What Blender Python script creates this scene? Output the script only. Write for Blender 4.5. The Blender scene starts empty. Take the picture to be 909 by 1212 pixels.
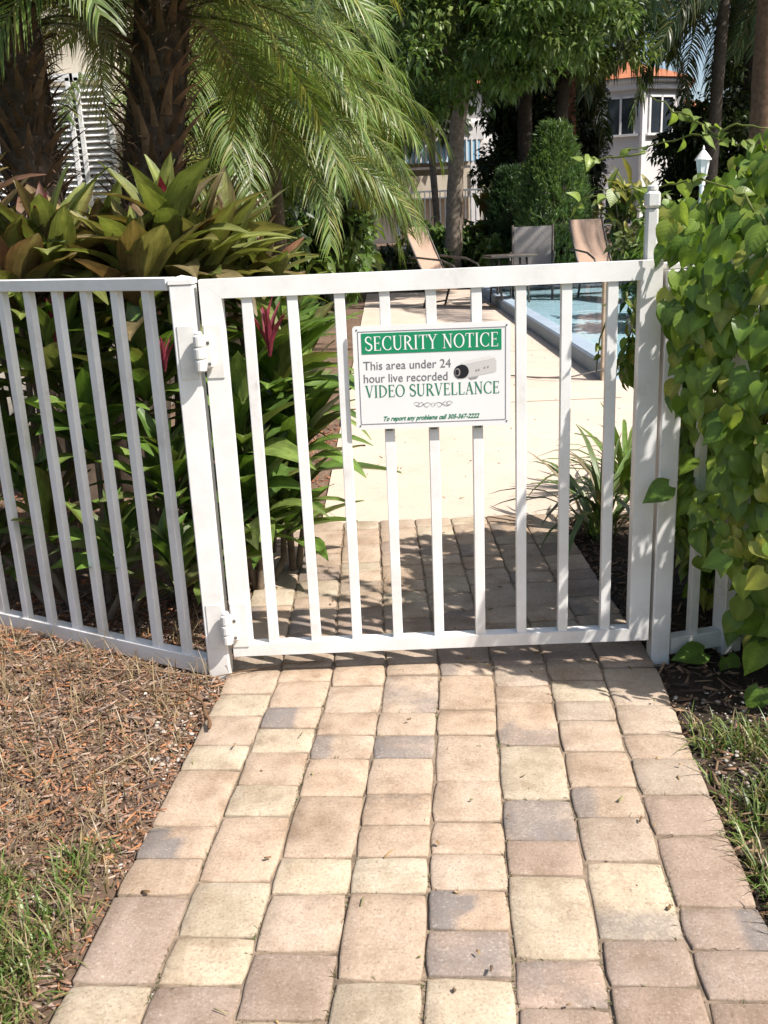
import bpy, math, random
import numpy as np
from mathutils import Vector, Matrix, Quaternion, noise as mnoise

rad = math.radians
rng = np.random.default_rng(7)
random.seed(7)
scene = bpy.context.scene
COL = scene.collection

# ------------------------------------------------------------------ camera
W0, H0, FPX = 909.0, 1212.0, 1130.0          # the photograph's frame, focal length in its pixels
PITCH, ROLL, YAW = rad(16.754), rad(-2.531), rad(-0.531)
CAM = Vector((0.525, -2.788, 1.367))
_f = Vector((math.sin(YAW)*math.cos(PITCH), math.cos(YAW)*math.cos(PITCH), -math.sin(PITCH)))
_r = Vector((math.cos(YAW), -math.sin(YAW), 0.0))
_u = _r.cross(_f)
_r2 = _r*math.cos(ROLL) + _u*math.sin(ROLL)
_u2 = _u*math.cos(ROLL) - _r*math.sin(ROLL)
cd = bpy.data.cameras.new('camera')
cam = bpy.data.objects.new('camera', cd)
COL.objects.link(cam)
m = Matrix((_r2, _u2, -_f)).transposed().to_4x4()
m.translation = CAM
cam.matrix_world = m
cd.sensor_fit = 'VERTICAL'; cd.sensor_height = 24.0; cd.sensor_width = 18.0
cd.lens = 24.0*FPX/H0
cd.clip_start = 0.05; cd.clip_end = 600.0
scene.camera = cam

# ------------------------------------------------------------------ sky, sun, exposure
SUN_AZ, SUN_EL = rad(-29.5), rad(51.0)       # azimuth from +x (towards -y), elevation
sdir = Vector((math.cos(SUN_AZ)*math.cos(SUN_EL), math.sin(SUN_AZ)*math.cos(SUN_EL), math.sin(SUN_EL)))
world = bpy.data.worlds.new('World'); scene.world = world
world.use_nodes = True
wn = world.node_tree.nodes; wl = world.node_tree.links
bg = wn.get('Background') or wn.new('ShaderNodeBackground')
sky = wn.new('ShaderNodeTexSky'); sky.sky_type = 'NISHITA'; sky.sun_disc = False
sky.sun_elevation = SUN_EL; sky.sun_rotation = math.atan2(sdir.x, sdir.y)
sky.air_density = 1.0; sky.dust_density = 2.4; sky.ozone_density = 1.0
wl.new(sky.outputs[0], bg.inputs[0]); bg.inputs[1].default_value = 0.105
ld = bpy.data.lights.new('sun', 'SUN'); ld.energy = 4.6; ld.angle = rad(0.6); ld.color = (1.0, 0.945, 0.895)
sun = bpy.data.objects.new('sun', ld); COL.objects.link(sun)
sun.rotation_euler = sdir.to_track_quat('Z', 'Y').to_euler(); sun.location = (6, -8, 10)
vs = scene.view_settings
vs.view_transform = 'Standard'; vs.look = 'None'; vs.gamma = 1.0; vs.use_curve_mapping = False
vs.exposure = 0.80
scene.cycles.max_bounces = 6; scene.cycles.transparent_max_bounces = 6
scene.cycles.diffuse_bounces = 3; scene.cycles.glossy_bounces = 3; scene.cycles.transmission_bounces = 4
scene.cycles.caustics_reflective = False; scene.cycles.caustics_refractive = False
scene.cycles.use_denoising = True

# ------------------------------------------------------------------ measuring helpers
def ray(px, py):
    return _f + _r2*((px-W0/2)/FPX) - _u2*((py-H0/2)/FPX)
def at(px, py, Y):
    d = ray(px, py); return CAM + d*((Y-CAM.y)/d.y)
def onz(px, py, z=0.0):
    d = ray(px, py); return CAM + d*((z-CAM.z)/d.z)
def pix(p):
    d = Vector(p)-CAM; z = d.dot(_f)
    return (W0/2+FPX*d.dot(_r2)/z, H0/2-FPX*d.dot(_u2)/z)

# ------------------------------------------------------------------ object helpers
def tag(o, label=None, cat=None, group=None, kind=None):
    if label: o['label'] = label
    if cat: o['category'] = cat
    if group: o['group'] = group
    if kind: o['kind'] = kind
    return o
def empty(name, loc=(0, 0, 0), rz=0.0, label=None, cat=None, group=None):
    o = bpy.data.objects.new(name, None); COL.objects.link(o)
    o.location = loc; o.rotation_euler = (0, 0, rz); o.empty_display_size = 0.1
    return tag(o, label, cat, group)
def link(name, me, parent=None, loc=(0, 0, 0), rot=(0, 0, 0), scale=(1, 1, 1)):
    o = bpy.data.objects.new(name, me); COL.objects.link(o)
    o.location = loc; o.rotation_euler = rot; o.scale = scale
    if parent is not None: o.parent = parent
    return o
def npmesh(name, V, F, mat, C=None, smooth=True, MI=None):
    """mesh from numpy verts and constant-size faces (or list of faces)"""
    me = bpy.data.meshes.new(name)
    V = np.asarray(V, dtype=np.float32).reshape(-1, 3)
    if isinstance(F, np.ndarray):
        nf, k = F.shape
        me.vertices.add(len(V)); me.vertices.foreach_set('co', V.ravel())
        me.loops.add(nf*k); me.loops.foreach_set('vertex_index', F.astype(np.int32).ravel())
        me.polygons.add(nf)
        me.polygons.foreach_set('loop_start', np.arange(0, nf*k, k, dtype=np.int32))
        me.polygons.foreach_set('loop_total', np.full(nf, k, dtype=np.int32))
        me.update(calc_edges=True)
    else:
        me.from_pydata([tuple(v) for v in V], [], F)
    if smooth: me.polygons.foreach_set('use_smooth', np.ones(len(me.polygons), dtype=bool))
    a = me.color_attributes.new('Col', 'FLOAT_COLOR', 'POINT')
    c = np.ones((len(V), 4), dtype=np.float32)
    if C is not None: c[:, :3] = np.asarray(C, dtype=np.float32)
    a.data.foreach_set('color', c.ravel())
    mats = mat if isinstance(mat, (list, tuple)) else [mat]
    for mm in mats: me.materials.append(mm)
    if MI is not None: me.polygons.foreach_set('material_index', np.asarray(MI, dtype=np.int32))
    me.update()
    return me

class MB:
    def __init__(s): s.v = []; s.f = []
    def add(s, vs_, fs):
        n = len(s.v); s.v += [tuple(x) for x in vs_]; s.f += [tuple(i+n for i in q) for q in fs]; return s
    def box(s, c, d, rz=0.0, M=None, bev=0.0):
        """chamfered box: centre, full size"""
        x, y, z = [h/2 for h in d]; b = min(bev, x*.9, y*.9, z*.9)
        if b <= 0:
            P = [(i*x, j*y, k*z) for i in (-1, 1) for j in (-1, 1) for k in (-1, 1)]
            Fs = [(0, 1, 3, 2), (4, 6, 7, 5), (0, 4, 5, 1), (2, 3, 7, 6), (0, 2, 6, 4), (1, 5, 7, 3)]
        else:
            P = []; idx = {}
            for i in (-1, 1):
                for j in (-1, 1):
                    for k in (-1, 1):
                        idx[(i, j, k)] = len(P)
                        P += [(i*x, j*(y-b), k*(z-b)), (i*(x-b), j*y, k*(z-b)), (i*(x-b), j*(y-b), k*z)]
            Fs = []
            def q(*a): Fs.append(a)
            for sg in (-1, 1):
                for ax in range(3):
                    cs = []
                    for (a, bb) in ((-1, -1), (1, -1), (1, 1), (-1, 1)):
                        t = [0, 0, 0]; t[ax] = sg; t[(ax+1) % 3] = a; t[(ax+2) % 3] = bb
                        cs.append(idx[tuple(t)]+ax)
                    if sg < 0: cs = cs[::-1]
                    q(*cs)
            for ax in range(3):          # edges parallel to ax
                a1, a2 = (ax+1) % 3, (ax+2) % 3
                for p in (-1, 1):
                    for r_ in (-1, 1):
                        t0 = [0, 0, 0]; t0[a1] = p; t0[a2] = r_; t1 = list(t0); t0[ax] = -1; t1[ax] = 1
                        i0, i1 = idx[tuple(t0)], idx[tuple(t1)]
                        f_ = (i0+a1, i1+a1, i1+a2, i0+a2)
                        q(*(f_ if p*r_ < 0 else f_[::-1]))
            for (i, j, k), n in idx.items():
                q(*((n, n+1, n+2) if i*j*k > 0 else (n+2, n+1, n)))
        R = M if M is not None else Matrix.Rotation(rz, 3, 'Z')
        c = Vector(c)
        return s.add([R @ Vector(p) + c for p in P], Fs)
    def tube(s, pts, radii, n=8, cap=True):
        pts = [Vector(p) for p in pts]
        if not hasattr(radii, '__len__'): radii = [radii]*len(pts)
        base = len(s.v); up = None
        for i, p in enumerate(pts):
            t = (pts[min(i+1, len(pts)-1)]-pts[max(i-1, 0)]).normalized()
            if up is None:
                up = t.orthogonal().normalized()
            up = (up - t*up.dot(t)).normalized(); b = t.cross(up)
            for k in range(n):
                a = 2*math.pi*k/n
                s.v.append(tuple(p + (up*math.cos(a)+b*math.sin(a))*radii[i]))
        for i in range(len(pts)-1):
            for k in range(n):
                a0 = base+i*n+k; a1 = base+i*n+(k+1) % n
                s.f.append((a0, a1, a1+n, a0+n))
        if cap:
            s.f.append(tuple(base+k for k in reversed(range(n))))
            e = base+(len(pts)-1)*n; s.f.append(tuple(e+k for k in range(n)))
        return s
    def lathe(s, prof, c=(0, 0, 0), n=16):
        base = len(s.v)
        for r_, z in prof:
            for k in range(n):
                a = 2*math.pi*k/n; s.v.append((c[0]+r_*math.cos(a), c[1]+r_*math.sin(a), c[2]+z))
        for i in range(len(prof)-1):
            for k in range(n):
                a0 = base+i*n+k; a1 = base+i*n+(k+1) % n
                s.f.append((a0, a1, a1+n, a0+n))
        s.f.append(tuple(base+k for k in reversed(range(n))))
        e = base+(len(prof)-1)*n; s.f.append(tuple(e+k for k in range(n)))
        return s
    def mesh(s, name, mat, smooth=False, C=None):
        return npmesh(name, np.array(s.v), s.f, mat, C=C, smooth=smooth)
    def obj(s, name, mat, parent=None, smooth=False, **k):
        return link(name, s.mesh(name, mat, smooth), parent, **k)

def sheet(name, fx, nx, ny, mat, kind='structure'):
    V = [fx(i/nx, j/ny) for j in range(ny+1) for i in range(nx+1)]
    F = np.array([(j*(nx+1)+i, j*(nx+1)+i+1, (j+1)*(nx+1)+i+1, (j+1)*(nx+1)+i) for j in range(ny) for i in range(nx)])
    o = link(name, npmesh(name, np.array(V), F, mat)); o['kind'] = kind
    return o

# ------------------------------------------------------------------ materials
def newmat(name):
    mt = bpy.data.materials.new(name); mt.use_nodes = True
    nt = mt.node_tree; nt.nodes.clear()
    out = nt.nodes.new('ShaderNodeOutputMaterial')
    return mt, nt, out
def N(nt, t, **k):
    n = nt.nodes.new(t)
    for a, b in k.items():
        if a.startswith('i_'): n.inputs[a[2:].replace('_', ' ')].default_value = b
        else: setattr(n, a, b)
    return n
def mixc(nt, fac, a, b, mode='MIX'):
    n = nt.nodes.new('ShaderNodeMix'); n.data_type = 'RGBA'; n.blend_type = mode
    for sock, val in ((n.inputs[0], fac), (n.inputs[6], a), (n.inputs[7], b)):
        if hasattr(val, 'node'): nt.links.new(val, sock)
        elif isinstance(val, (int, float)): sock.default_value = val
        else: sock.default_value = (*val, 1.0) if len(val) == 3 else val
    return n.outputs[2]
def noise_tex(nt, scale, detail=4, rough=0.6, coord='Object', dist=0.0, map_scale=None):
    tc = N(nt, 'ShaderNodeTexCoord'); n = N(nt, 'ShaderNodeTexNoise')
    n.inputs['Scale'].default_value = scale; n.inputs['Detail'].default_value = detail
    n.inputs['Roughness'].default_value = rough; n.inputs['Distortion'].default_value = dist
    src = tc.outputs['Object' if coord == 'World' else coord]
    if coord == 'World': src = N(nt, 'ShaderNodeNewGeometry').outputs['Position']
    if map_scale:
        mp = N(nt, 'ShaderNodeMapping'); mp.inputs['Scale'].default_value = map_scale
        nt.links.new(src, mp.inputs[0]); src = mp.outputs[0]
    nt.links.new(src, n.inputs['Vector']); return n.outputs['Fac']
def ramp(nt, fac, stops):
    n = N(nt, 'ShaderNodeValToRGB'); e = n.color_ramp.elements
    while len(e) < len(stops): e.new(0.5)
    for el, (p, c) in zip(e, stops):
        el.position = p; el.color = (*c, 1) if len(c) == 3 else c
    nt.links.new(fac, n.inputs[0]); return n.outputs[0]
def bump(nt, h, strength=0.3, dist=0.01):
    b = N(nt, 'ShaderNodeBump'); b.inputs['Strength'].default_value = strength; b.inputs['Distance'].default_value = dist
    nt.links.new(h, b.inputs['Height']); return b.outputs[0]
def principled(nt, out, col, rough=0.5, spec=0.5, normal=None, metal=0.0):
    p = N(nt, 'ShaderNodeBsdfPrincipled')
    if hasattr(col, 'node'): nt.links.new(col, p.inputs['Base Color'])
    else: p.inputs['Base Color'].default_value = (*col, 1)
    if hasattr(rough, 'node'): nt.links.new(rough, p.inputs['Roughness'])
    else: p.inputs['Roughness'].default_value = rough
    p.inputs['Specular IOR Level'].default_value = spec; p.inputs['Metallic'].default_value = metal
    if normal is not None: nt.links.new(normal, p.inputs['Normal'])
    nt.links.new(p.outputs[0], out.inputs[0]); return p
def m_plain(name, col, rough=0.5, spec=0.4, var=0.12, scale=6.0, bmp=0.1, bscale=60.0, metal=0.0, dark=None):
    mt, nt, out = newmat(name)
    n = noise_tex(nt, scale, 6)
    d = dark or tuple(c*(1-var*2.2) for c in col)
    lo = ramp(nt, n, [(0.3, d), (0.62, col)])
    nb = noise_tex(nt, bscale, 4)
    principled(nt, out, lo, rough, spec, bump(nt, nb, bmp, 0.003), metal); return mt
def m_leaf(name, rough=0.42, spec=0.45, transl=0.3, tint=(1, 1, 1), var=0.35, scale=9.0, veins=False, streak=False):
    """leaf: object colour x vertex colour x soft blotches, some light through the blade"""
    mt, nt, out = newmat(name)
    oi = N(nt, 'ShaderNodeObjectInfo'); vc = N(nt, 'ShaderNodeVertexColor', layer_name='Col')
    c = mixc(nt, 1.0, oi.outputs['Color'], vc.outputs['Color'], 'MULTIPLY')
    n = noise_tex(nt, scale, 3)
    c = mixc(nt, 1.0, c, ramp(nt, n, [(0.3, tuple(t*(1-var) for t in tint)), (0.7, tint)]), 'MULTIPLY')
    nrm = None
    if streak:                      # lengthwise streaks and age spots
        st_ = noise_tex(nt, 3.0, 5, .6, 'Object', 0.0, (1.2, 16, 1.2)); sp_ = noise_tex(nt, 22.0, 3)
        c = mixc(nt, 1.0, c, ramp(nt, st_, [(.32, (.62, .66, .6)), (.62, (1.15, 1.12, 1.1))]), 'MULTIPLY')
        c = mixc(nt, ramp(nt, sp_, [(.66, (0, 0, 0)), (.74, (.7,)*3)]), c, (.16, .10, .04))
        nrm = bump(nt, st_, .35, .01)
    if veins:                       # side veins run forward from the midrib, in the leaf's own coordinates
        tc = N(nt, 'ShaderNodeTexCoord'); sp = N(nt, 'ShaderNodeSeparateXYZ'); nt.links.new(tc.outputs['Object'], sp.inputs[0])
        ab = N(nt, 'ShaderNodeMath', operation='ABSOLUTE'); nt.links.new(sp.outputs[1], ab.inputs[0])
        m1 = N(nt, 'ShaderNodeMath', operation='MULTIPLY_ADD'); m1.inputs[1].default_value = -0.75
        nt.links.new(ab.outputs[0], m1.inputs[0]); nt.links.new(sp.outputs[0], m1.inputs[2])
        m2 = N(nt, 'ShaderNodeMath', operation='MULTIPLY'); m2.inputs[1].default_value = 40.0; nt.links.new(m1.outputs[0], m2.inputs[0])
        sn = N(nt, 'ShaderNodeMath', operation='SINE'); nt.links.new(m2.outputs[0], sn.inputs[0])
        v = ramp(nt, sn.outputs[0], [(0.70, (0, 0, 0)), (0.97, (1, 1, 1))])
        c = mixc(nt, v, c, mixc(nt, 1.0, c, (1.15, 1.14, 1.1), 'MULTIPLY'))
        nrm = bump(nt, sn.outputs[0], 0.08, 0.004)
    p = N(nt, 'ShaderNodeBsdfPrincipled'); nt.links.new(c, p.inputs['Base Color'])
    if nrm is not None: nt.links.new(nrm, p.inputs['Normal'])
    p.inputs['Roughness'].default_value = rough; p.inputs['Specular IOR Level'].default_value = spec
    t = N(nt, 'ShaderNodeBsdfTranslucent')
    tc = mixc(nt, 1.0, c, (1.25, 1.3, 0.7), 'MULTIPLY'); nt.links.new(tc, t.inputs['Color'])
    mx = N(nt, 'ShaderNodeMixShader'); mx.inputs[0].default_value = transl
    nt.links.new(p.outputs[0], mx.inputs[1]); nt.links.new(t.outputs[0], mx.inputs[2]); nt.links.new(mx.outputs[0], out.inputs[0])
    return mt
def m_vcol(name, rough=0.85, spec=0.2, var=0.3, scale=40.0, bmp=0.2):
    mt, nt, out = newmat(name)
    oi = N(nt, 'ShaderNodeObjectInfo'); vc = N(nt, 'ShaderNodeVertexColor', layer_name='Col')
    c = mixc(nt, 1.0, oi.outputs['Color'], vc.outputs['Color'], 'MULTIPLY')
    n = noise_tex(nt, scale, 5)
    c = mixc(nt, 1.0, c, ramp(nt, n, [(0.3, (1-var,)*3), (0.7, (1, 1, 1))]), 'MULTIPLY')
    principled(nt, out, c, rough, spec, bump(nt, n, bmp, 0.004)); return mt

LEAF = m_leaf('leaf')
LEAF_GLOSS = m_leaf('leaf_glossy', rough=0.40, spec=0.42, transl=0.28, streak=True)
LEAF_VINE = m_leaf('leaf_vine', rough=0.38, spec=0.4, transl=0.42, var=0.25, scale=25)
LEAF_VEIN = m_leaf('leaf_veined', rough=0.40, spec=0.4, transl=0.42, var=0.3, scale=3, veins=True)
LEAF_PALM = m_leaf('leaf_palm', rough=0.40, spec=0.42, transl=0.25, var=0.3, scale=3)
BARK = m_vcol('bark', 0.9, 0.15, 0.55, 14.0, 0.6)
CHIP = m_vcol('wood_chip', 0.85, 0.2, 0.35, 60.0, 0.3)

def m_white_paint():
    mt, nt, out = newmat('white_powder_coat')
    n1 = noise_tex(nt, 5.0, 7, 0.7, 'World'); n2 = noise_tex(nt, 55.0, 4, 0.6, 'World')
    c = ramp(nt, n1, [(0.28, (0.60, 0.57, 0.52)), (0.42, (0.74, 0.725, 0.69)), (0.58, (0.80, 0.79, 0.765))])
    c = mixc(nt, ramp(nt, n2, [(0.62, (0, 0, 0)), (0.80, (0.35, 0.35, 0.35))]), c, (0.55, 0.52, 0.46))
    # splash-back grime with its own ragged edge near the ground
    g = N(nt, 'ShaderNodeNewGeometry'); sp = N(nt, 'ShaderNodeSeparateXYZ'); nt.links.new(g.outputs['Position'], sp.inputs[0])
    ma = N(nt, 'ShaderNodeMath', operation='MULTIPLY_ADD'); ma.inputs[1].default_value = 0.30; nt.links.new(n1, ma.inputs[0]); nt.links.new(sp.outputs[2], ma.inputs[2])
    d = ramp(nt, ma.outputs[0], [(0.10, (0.45,)*3), (0.34, (0, 0, 0))])
    c = mixc(nt, d, c, (0.45, 0.40, 0.33))
    principled(nt, out, c, 0.42, 0.45, bump(nt, n2, 0.06, 0.002)); return mt
WHITE = m_white_paint()

def m_paver():
    mt, nt, out = newmat('tumbled_paver')
    oi = N(nt, 'ShaderNodeObjectInfo'); vc = N(nt, 'ShaderNodeVertexColor', layer_name='Col')
    n1 = noise_tex(nt, 9.0, 6, 0.7, 'World'); n2 = noise_tex(nt, 150.0, 5, 0.8, 'World'); n3 = noise_tex(nt, 26.0, 7, 0.75, 'World')
    c = mixc(nt, 1.0, oi.outputs['Color'], ramp(nt, n1, [(0.30, (0.74, 0.68, 0.63)), (0.48, (0.95, 0.93, 0.90)), (0.68, (1.08, 1.07, 1.06))]), 'MULTIPLY')
    # charcoal flash: strength from the vertex colour's red channel, ragged with noise
    sp = N(nt, 'ShaderNodeSeparateColor'); nt.links.new(vc.outputs['Color'], sp.inputs[0])
    ad = N(nt, 'ShaderNodeMath', operation='MULTIPLY_ADD'); ad.inputs[1].default_value = 0.62
    nt.links.new(n3, ad.inputs[0]); nt.links.new(sp.outputs[0], ad.inputs[2])
    k = ramp(nt, ad.outputs[0], [(0.66, (0, 0, 0)), (1.02, (0.85,)*3)])
    c = mixc(nt, k, c, (0.17, 0.155, 0.148))
    # pits, speckles and stains
    c = mixc(nt, ramp(nt, n2, [(0.34, (0.8,)*3), (0.47, (0, 0, 0))]), c, (0.17, 0.125, 0.09))
    c = mixc(nt, ramp(nt, n2, [(0.56, (0, 0, 0)), (0.70, (0.55,)*3)]), c, (0.66, 0.58, 0.48))
    c = mixc(nt, ramp(nt, n3, [(0.50, (0, 0, 0)), (0.70, (0.6,)*3)]), c, (0.26, 0.195, 0.14))
    nb_ = noise_tex(nt, 2.3, 6, 0.7, 'World')       # stains that run across several stones
    c = mixc(nt, 1.0, c, ramp(nt, nb_, [(0.36, (0.76, 0.73, 0.69)), (0.52, (1, 1, 1))]), 'MULTIPLY')
    # soil and algae caught on the worn edge (green channel marks the arris)
    c = mixc(nt, sp.outputs[1], c, (0.15, 0.12, 0.08))
    h = mixc(nt, 0.6, n2, n3)
    principled(nt, out, c, 0.9, 0.15, bump(nt, h, 0.6, 0.006)); return mt
PAVER = m_paver()
SAND = m_plain('joint_sand', (0.27, 0.205, 0.145), 0.95, 0.1, 0.3, 30, 0.6, 200)
def m_concrete(name, col, dark):
    mt, nt, out = newmat(name)
    n1 = noise_tex(nt, 0.9, 8, 0.7); n2 = noise_tex(nt, 45.0, 5, 0.7); n3 = noise_tex(nt, 5.0, 6, 0.65)
    c = ramp(nt, n1, [(0.28, dark), (0.65, col)])
    c = mixc(nt, ramp(nt, n3, [(0.54, (0, 0, 0)), (0.72, (0.38,)*3)]), c, tuple(x*0.7 for x in dark))
    c = mixc(nt, ramp(nt, n2, [(0.30, (0.4,)*3), (0.45, (0, 0, 0))]), c, tuple(x*0.6 for x in dark))
    principled(nt, out, c, 0.85, 0.2, bump(nt, n2, 0.3, 0.004)); return mt
DECK = m_concrete('cream_concrete', (0.56, 0.455, 0.365), (0.47, 0.38, 0.30))
COPING = m_concrete('pool_coping', (0.30, 0.36, 0.42), (0.23, 0.28, 0.33))
def m_soil(name, stops, bmp=0.8):
    mt, nt, out = newmat(name)
    n1 = noise_tex(nt, 26.0, 9, 0.75); n2 = noise_tex(nt, 3.0, 4)
    c = ramp(nt, n1, stops)
    c = mixc(nt, 1.0, c, ramp(nt, n2, [(0.3, (0.65,)*3), (0.7, (1.1,)*3)]), 'MULTIPLY')
    principled(nt, out, c, 0.95, 0.1, bump(nt, n1, bmp, 0.02)); return mt
SOIL_MULCH = m_soil('mulch_soil', [(0.2, (0.05, 0.032, 0.02)), (0.5, (0.18, 0.12, 0.082)), (0.8, (0.30, 0.22, 0.16))])
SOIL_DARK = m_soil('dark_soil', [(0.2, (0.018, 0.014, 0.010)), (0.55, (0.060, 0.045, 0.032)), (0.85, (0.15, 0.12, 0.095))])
GROUND_M = m_soil('lawn_earth', [(0.2, (0.03, 0.045, 0.015)), (0.55, (0.06, 0.085, 0.03)), (0.85, (0.11, 0.13, 0.05))], 0.4)

# ================================================================== SETTING
POOL = (2.58, 5.64, 8.6, 16.5)          # water rectangle x0,y0,x1,y1
def ring(name, outer, hole, z, mat):
    ox0, oy0, ox1, oy1 = outer; hx0, hy0, hx1, hy1 = hole
    V = [(ox0, oy0, z), (ox1, oy0, z), (ox1, oy1, z), (ox0, oy1, z), (hx0, hy0, z), (hx1, hy0, z), (hx1, hy1, z), (hx0, hy1, z)]
    o = link(name, npmesh(name, np.array(V), np.array([(0, 1, 5, 4), (1, 2, 6, 5), (2, 3, 7, 6), (3, 0, 4, 7)]), mat, smooth=False))
    o['kind'] = 'structure'; return o
ground = ring('ground', (-150, -60, 160, 260), POOL, -0.09, GROUND_M)
# pool deck, scored into slabs
deck = ring('pool_deck', (0.20, 1.63, 14.0, 17.6), POOL, -0.006, DECK)
mb = MB()
for yy in (4.6, 7.6, 10.6, 13.6): mb.add([(0.2, yy-.006, -.003), (2.35, yy-.006, -.003), (2.35, yy+.006, -.003), (0.2, yy+.006, -.003)], [(0, 1, 2, 3)])
o = mb.obj('control_joint', SAND, deck)
mb = MB(); mb.box((0.19, 9.6, -0.05), (0.02, 16.0, 0.09)); mb.box((7.1, 1.62, -0.05), (13.8, 0.02, 0.09)); mb.obj('deck_edge', DECK, deck)

# the path: columns of pavers
def bend(y):
    s = 1/(1+math.exp(-y/0.10))
    return (0.080*y)*(1-s) + (-0.014*y)*s
A0, PW = -0.032, 0.1712
def colx(k, y): return A0 + PW*k + bend(y)
def solve_row(col, pyv):
    lo, hi = -2.6, 2.5
    for _ in range(40):
        mid = (lo+hi)/2
        if pix((colx(col+.5, mid), mid, 0))[1] > pyv: lo = mid
        else: hi = mid
    return (lo+hi)/2
PCOL = {'p': (0.425, 0.330, 0.246), 'y': (0.445, 0.374, 0.276), 't': (0.395, 0.318, 0.244), 'b': (0.335, 0.258, 0.204)}
ROWS = [
 [(762, 't'), (790, 't'), (820, 'y'), (846, 'p'), (881, 'y'), (910, 'p'), (977, 'pL'), (1015, 'p'), (1058, 'b'), (1162, 'y'), (1290, '')],
 [(764, 't'), (789, 'p'), (805, 'p'), (836, 'pL'), (860, 'y'), (889, 'p'), (928, 'y'), (965, 'p'), (1042, 'y'), (1107, 'y'), (1163, 'b'), (1255, '')],
 [(764, 't'), (787, 'p'), (811, 'p'), (842, 'p'), (868, 'pl'), (896, 'p'), (941, 'p'), (1014, 'y'), (1057, 'p'), (1125, 'b'), (1207, 'y'), (1300, '')],
 [(762, 't'), (785, 'p'), (798, 'pm'), (842, 'p'), (869, 'pG'), (896, 'p'), (939, 'pm'), (976, 'p'), (1013, 'y'), (1056, 'p'), (1160, 'y'), (1270, '')],
 [(760, 'b'), (783, 'pl'), (798, 'p'), (839, 'p'), (868, 'p'), (923, 'p'), (971, 'p'), (1009, 'p'), (1052, 'pL'), (1100, 'bm'), (1155, 'y'), (1260, '')],
 [(760, 'b'), (785, 't'), (810, 't'), (830, 'pB'), (881, 'y'), (945, 'pG'), (993, 'b'), (1034, 'y'), (1134, 'bm'), (1191, 'b'), (1290, '')],
 [(758, 'b'), (780, 't'), (803, 'y'), (829, 't'), (852, 'p'), (888, 'p'), (930, 'pl'), (966, 't'), (1017, 'yB'), (1111, 'b'), (1166, 'b'), (1255, '')],
 [(758, 'b'), (789, 't'), (834, 't'), (867, 'p'), (896, 't'), (939, 'b'), (987, 'b'), (1072, 'bR'), (1123, 'b'), (1183, 'b'), (1280, '')],
]
path = sheet('paved_path', lambda u, v: (colx(u*8.0, -2.2+v*3.84)+0.02*(0.5-u), -2.2+v*3.84, -0.0085), 8, 60, SAND)
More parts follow.
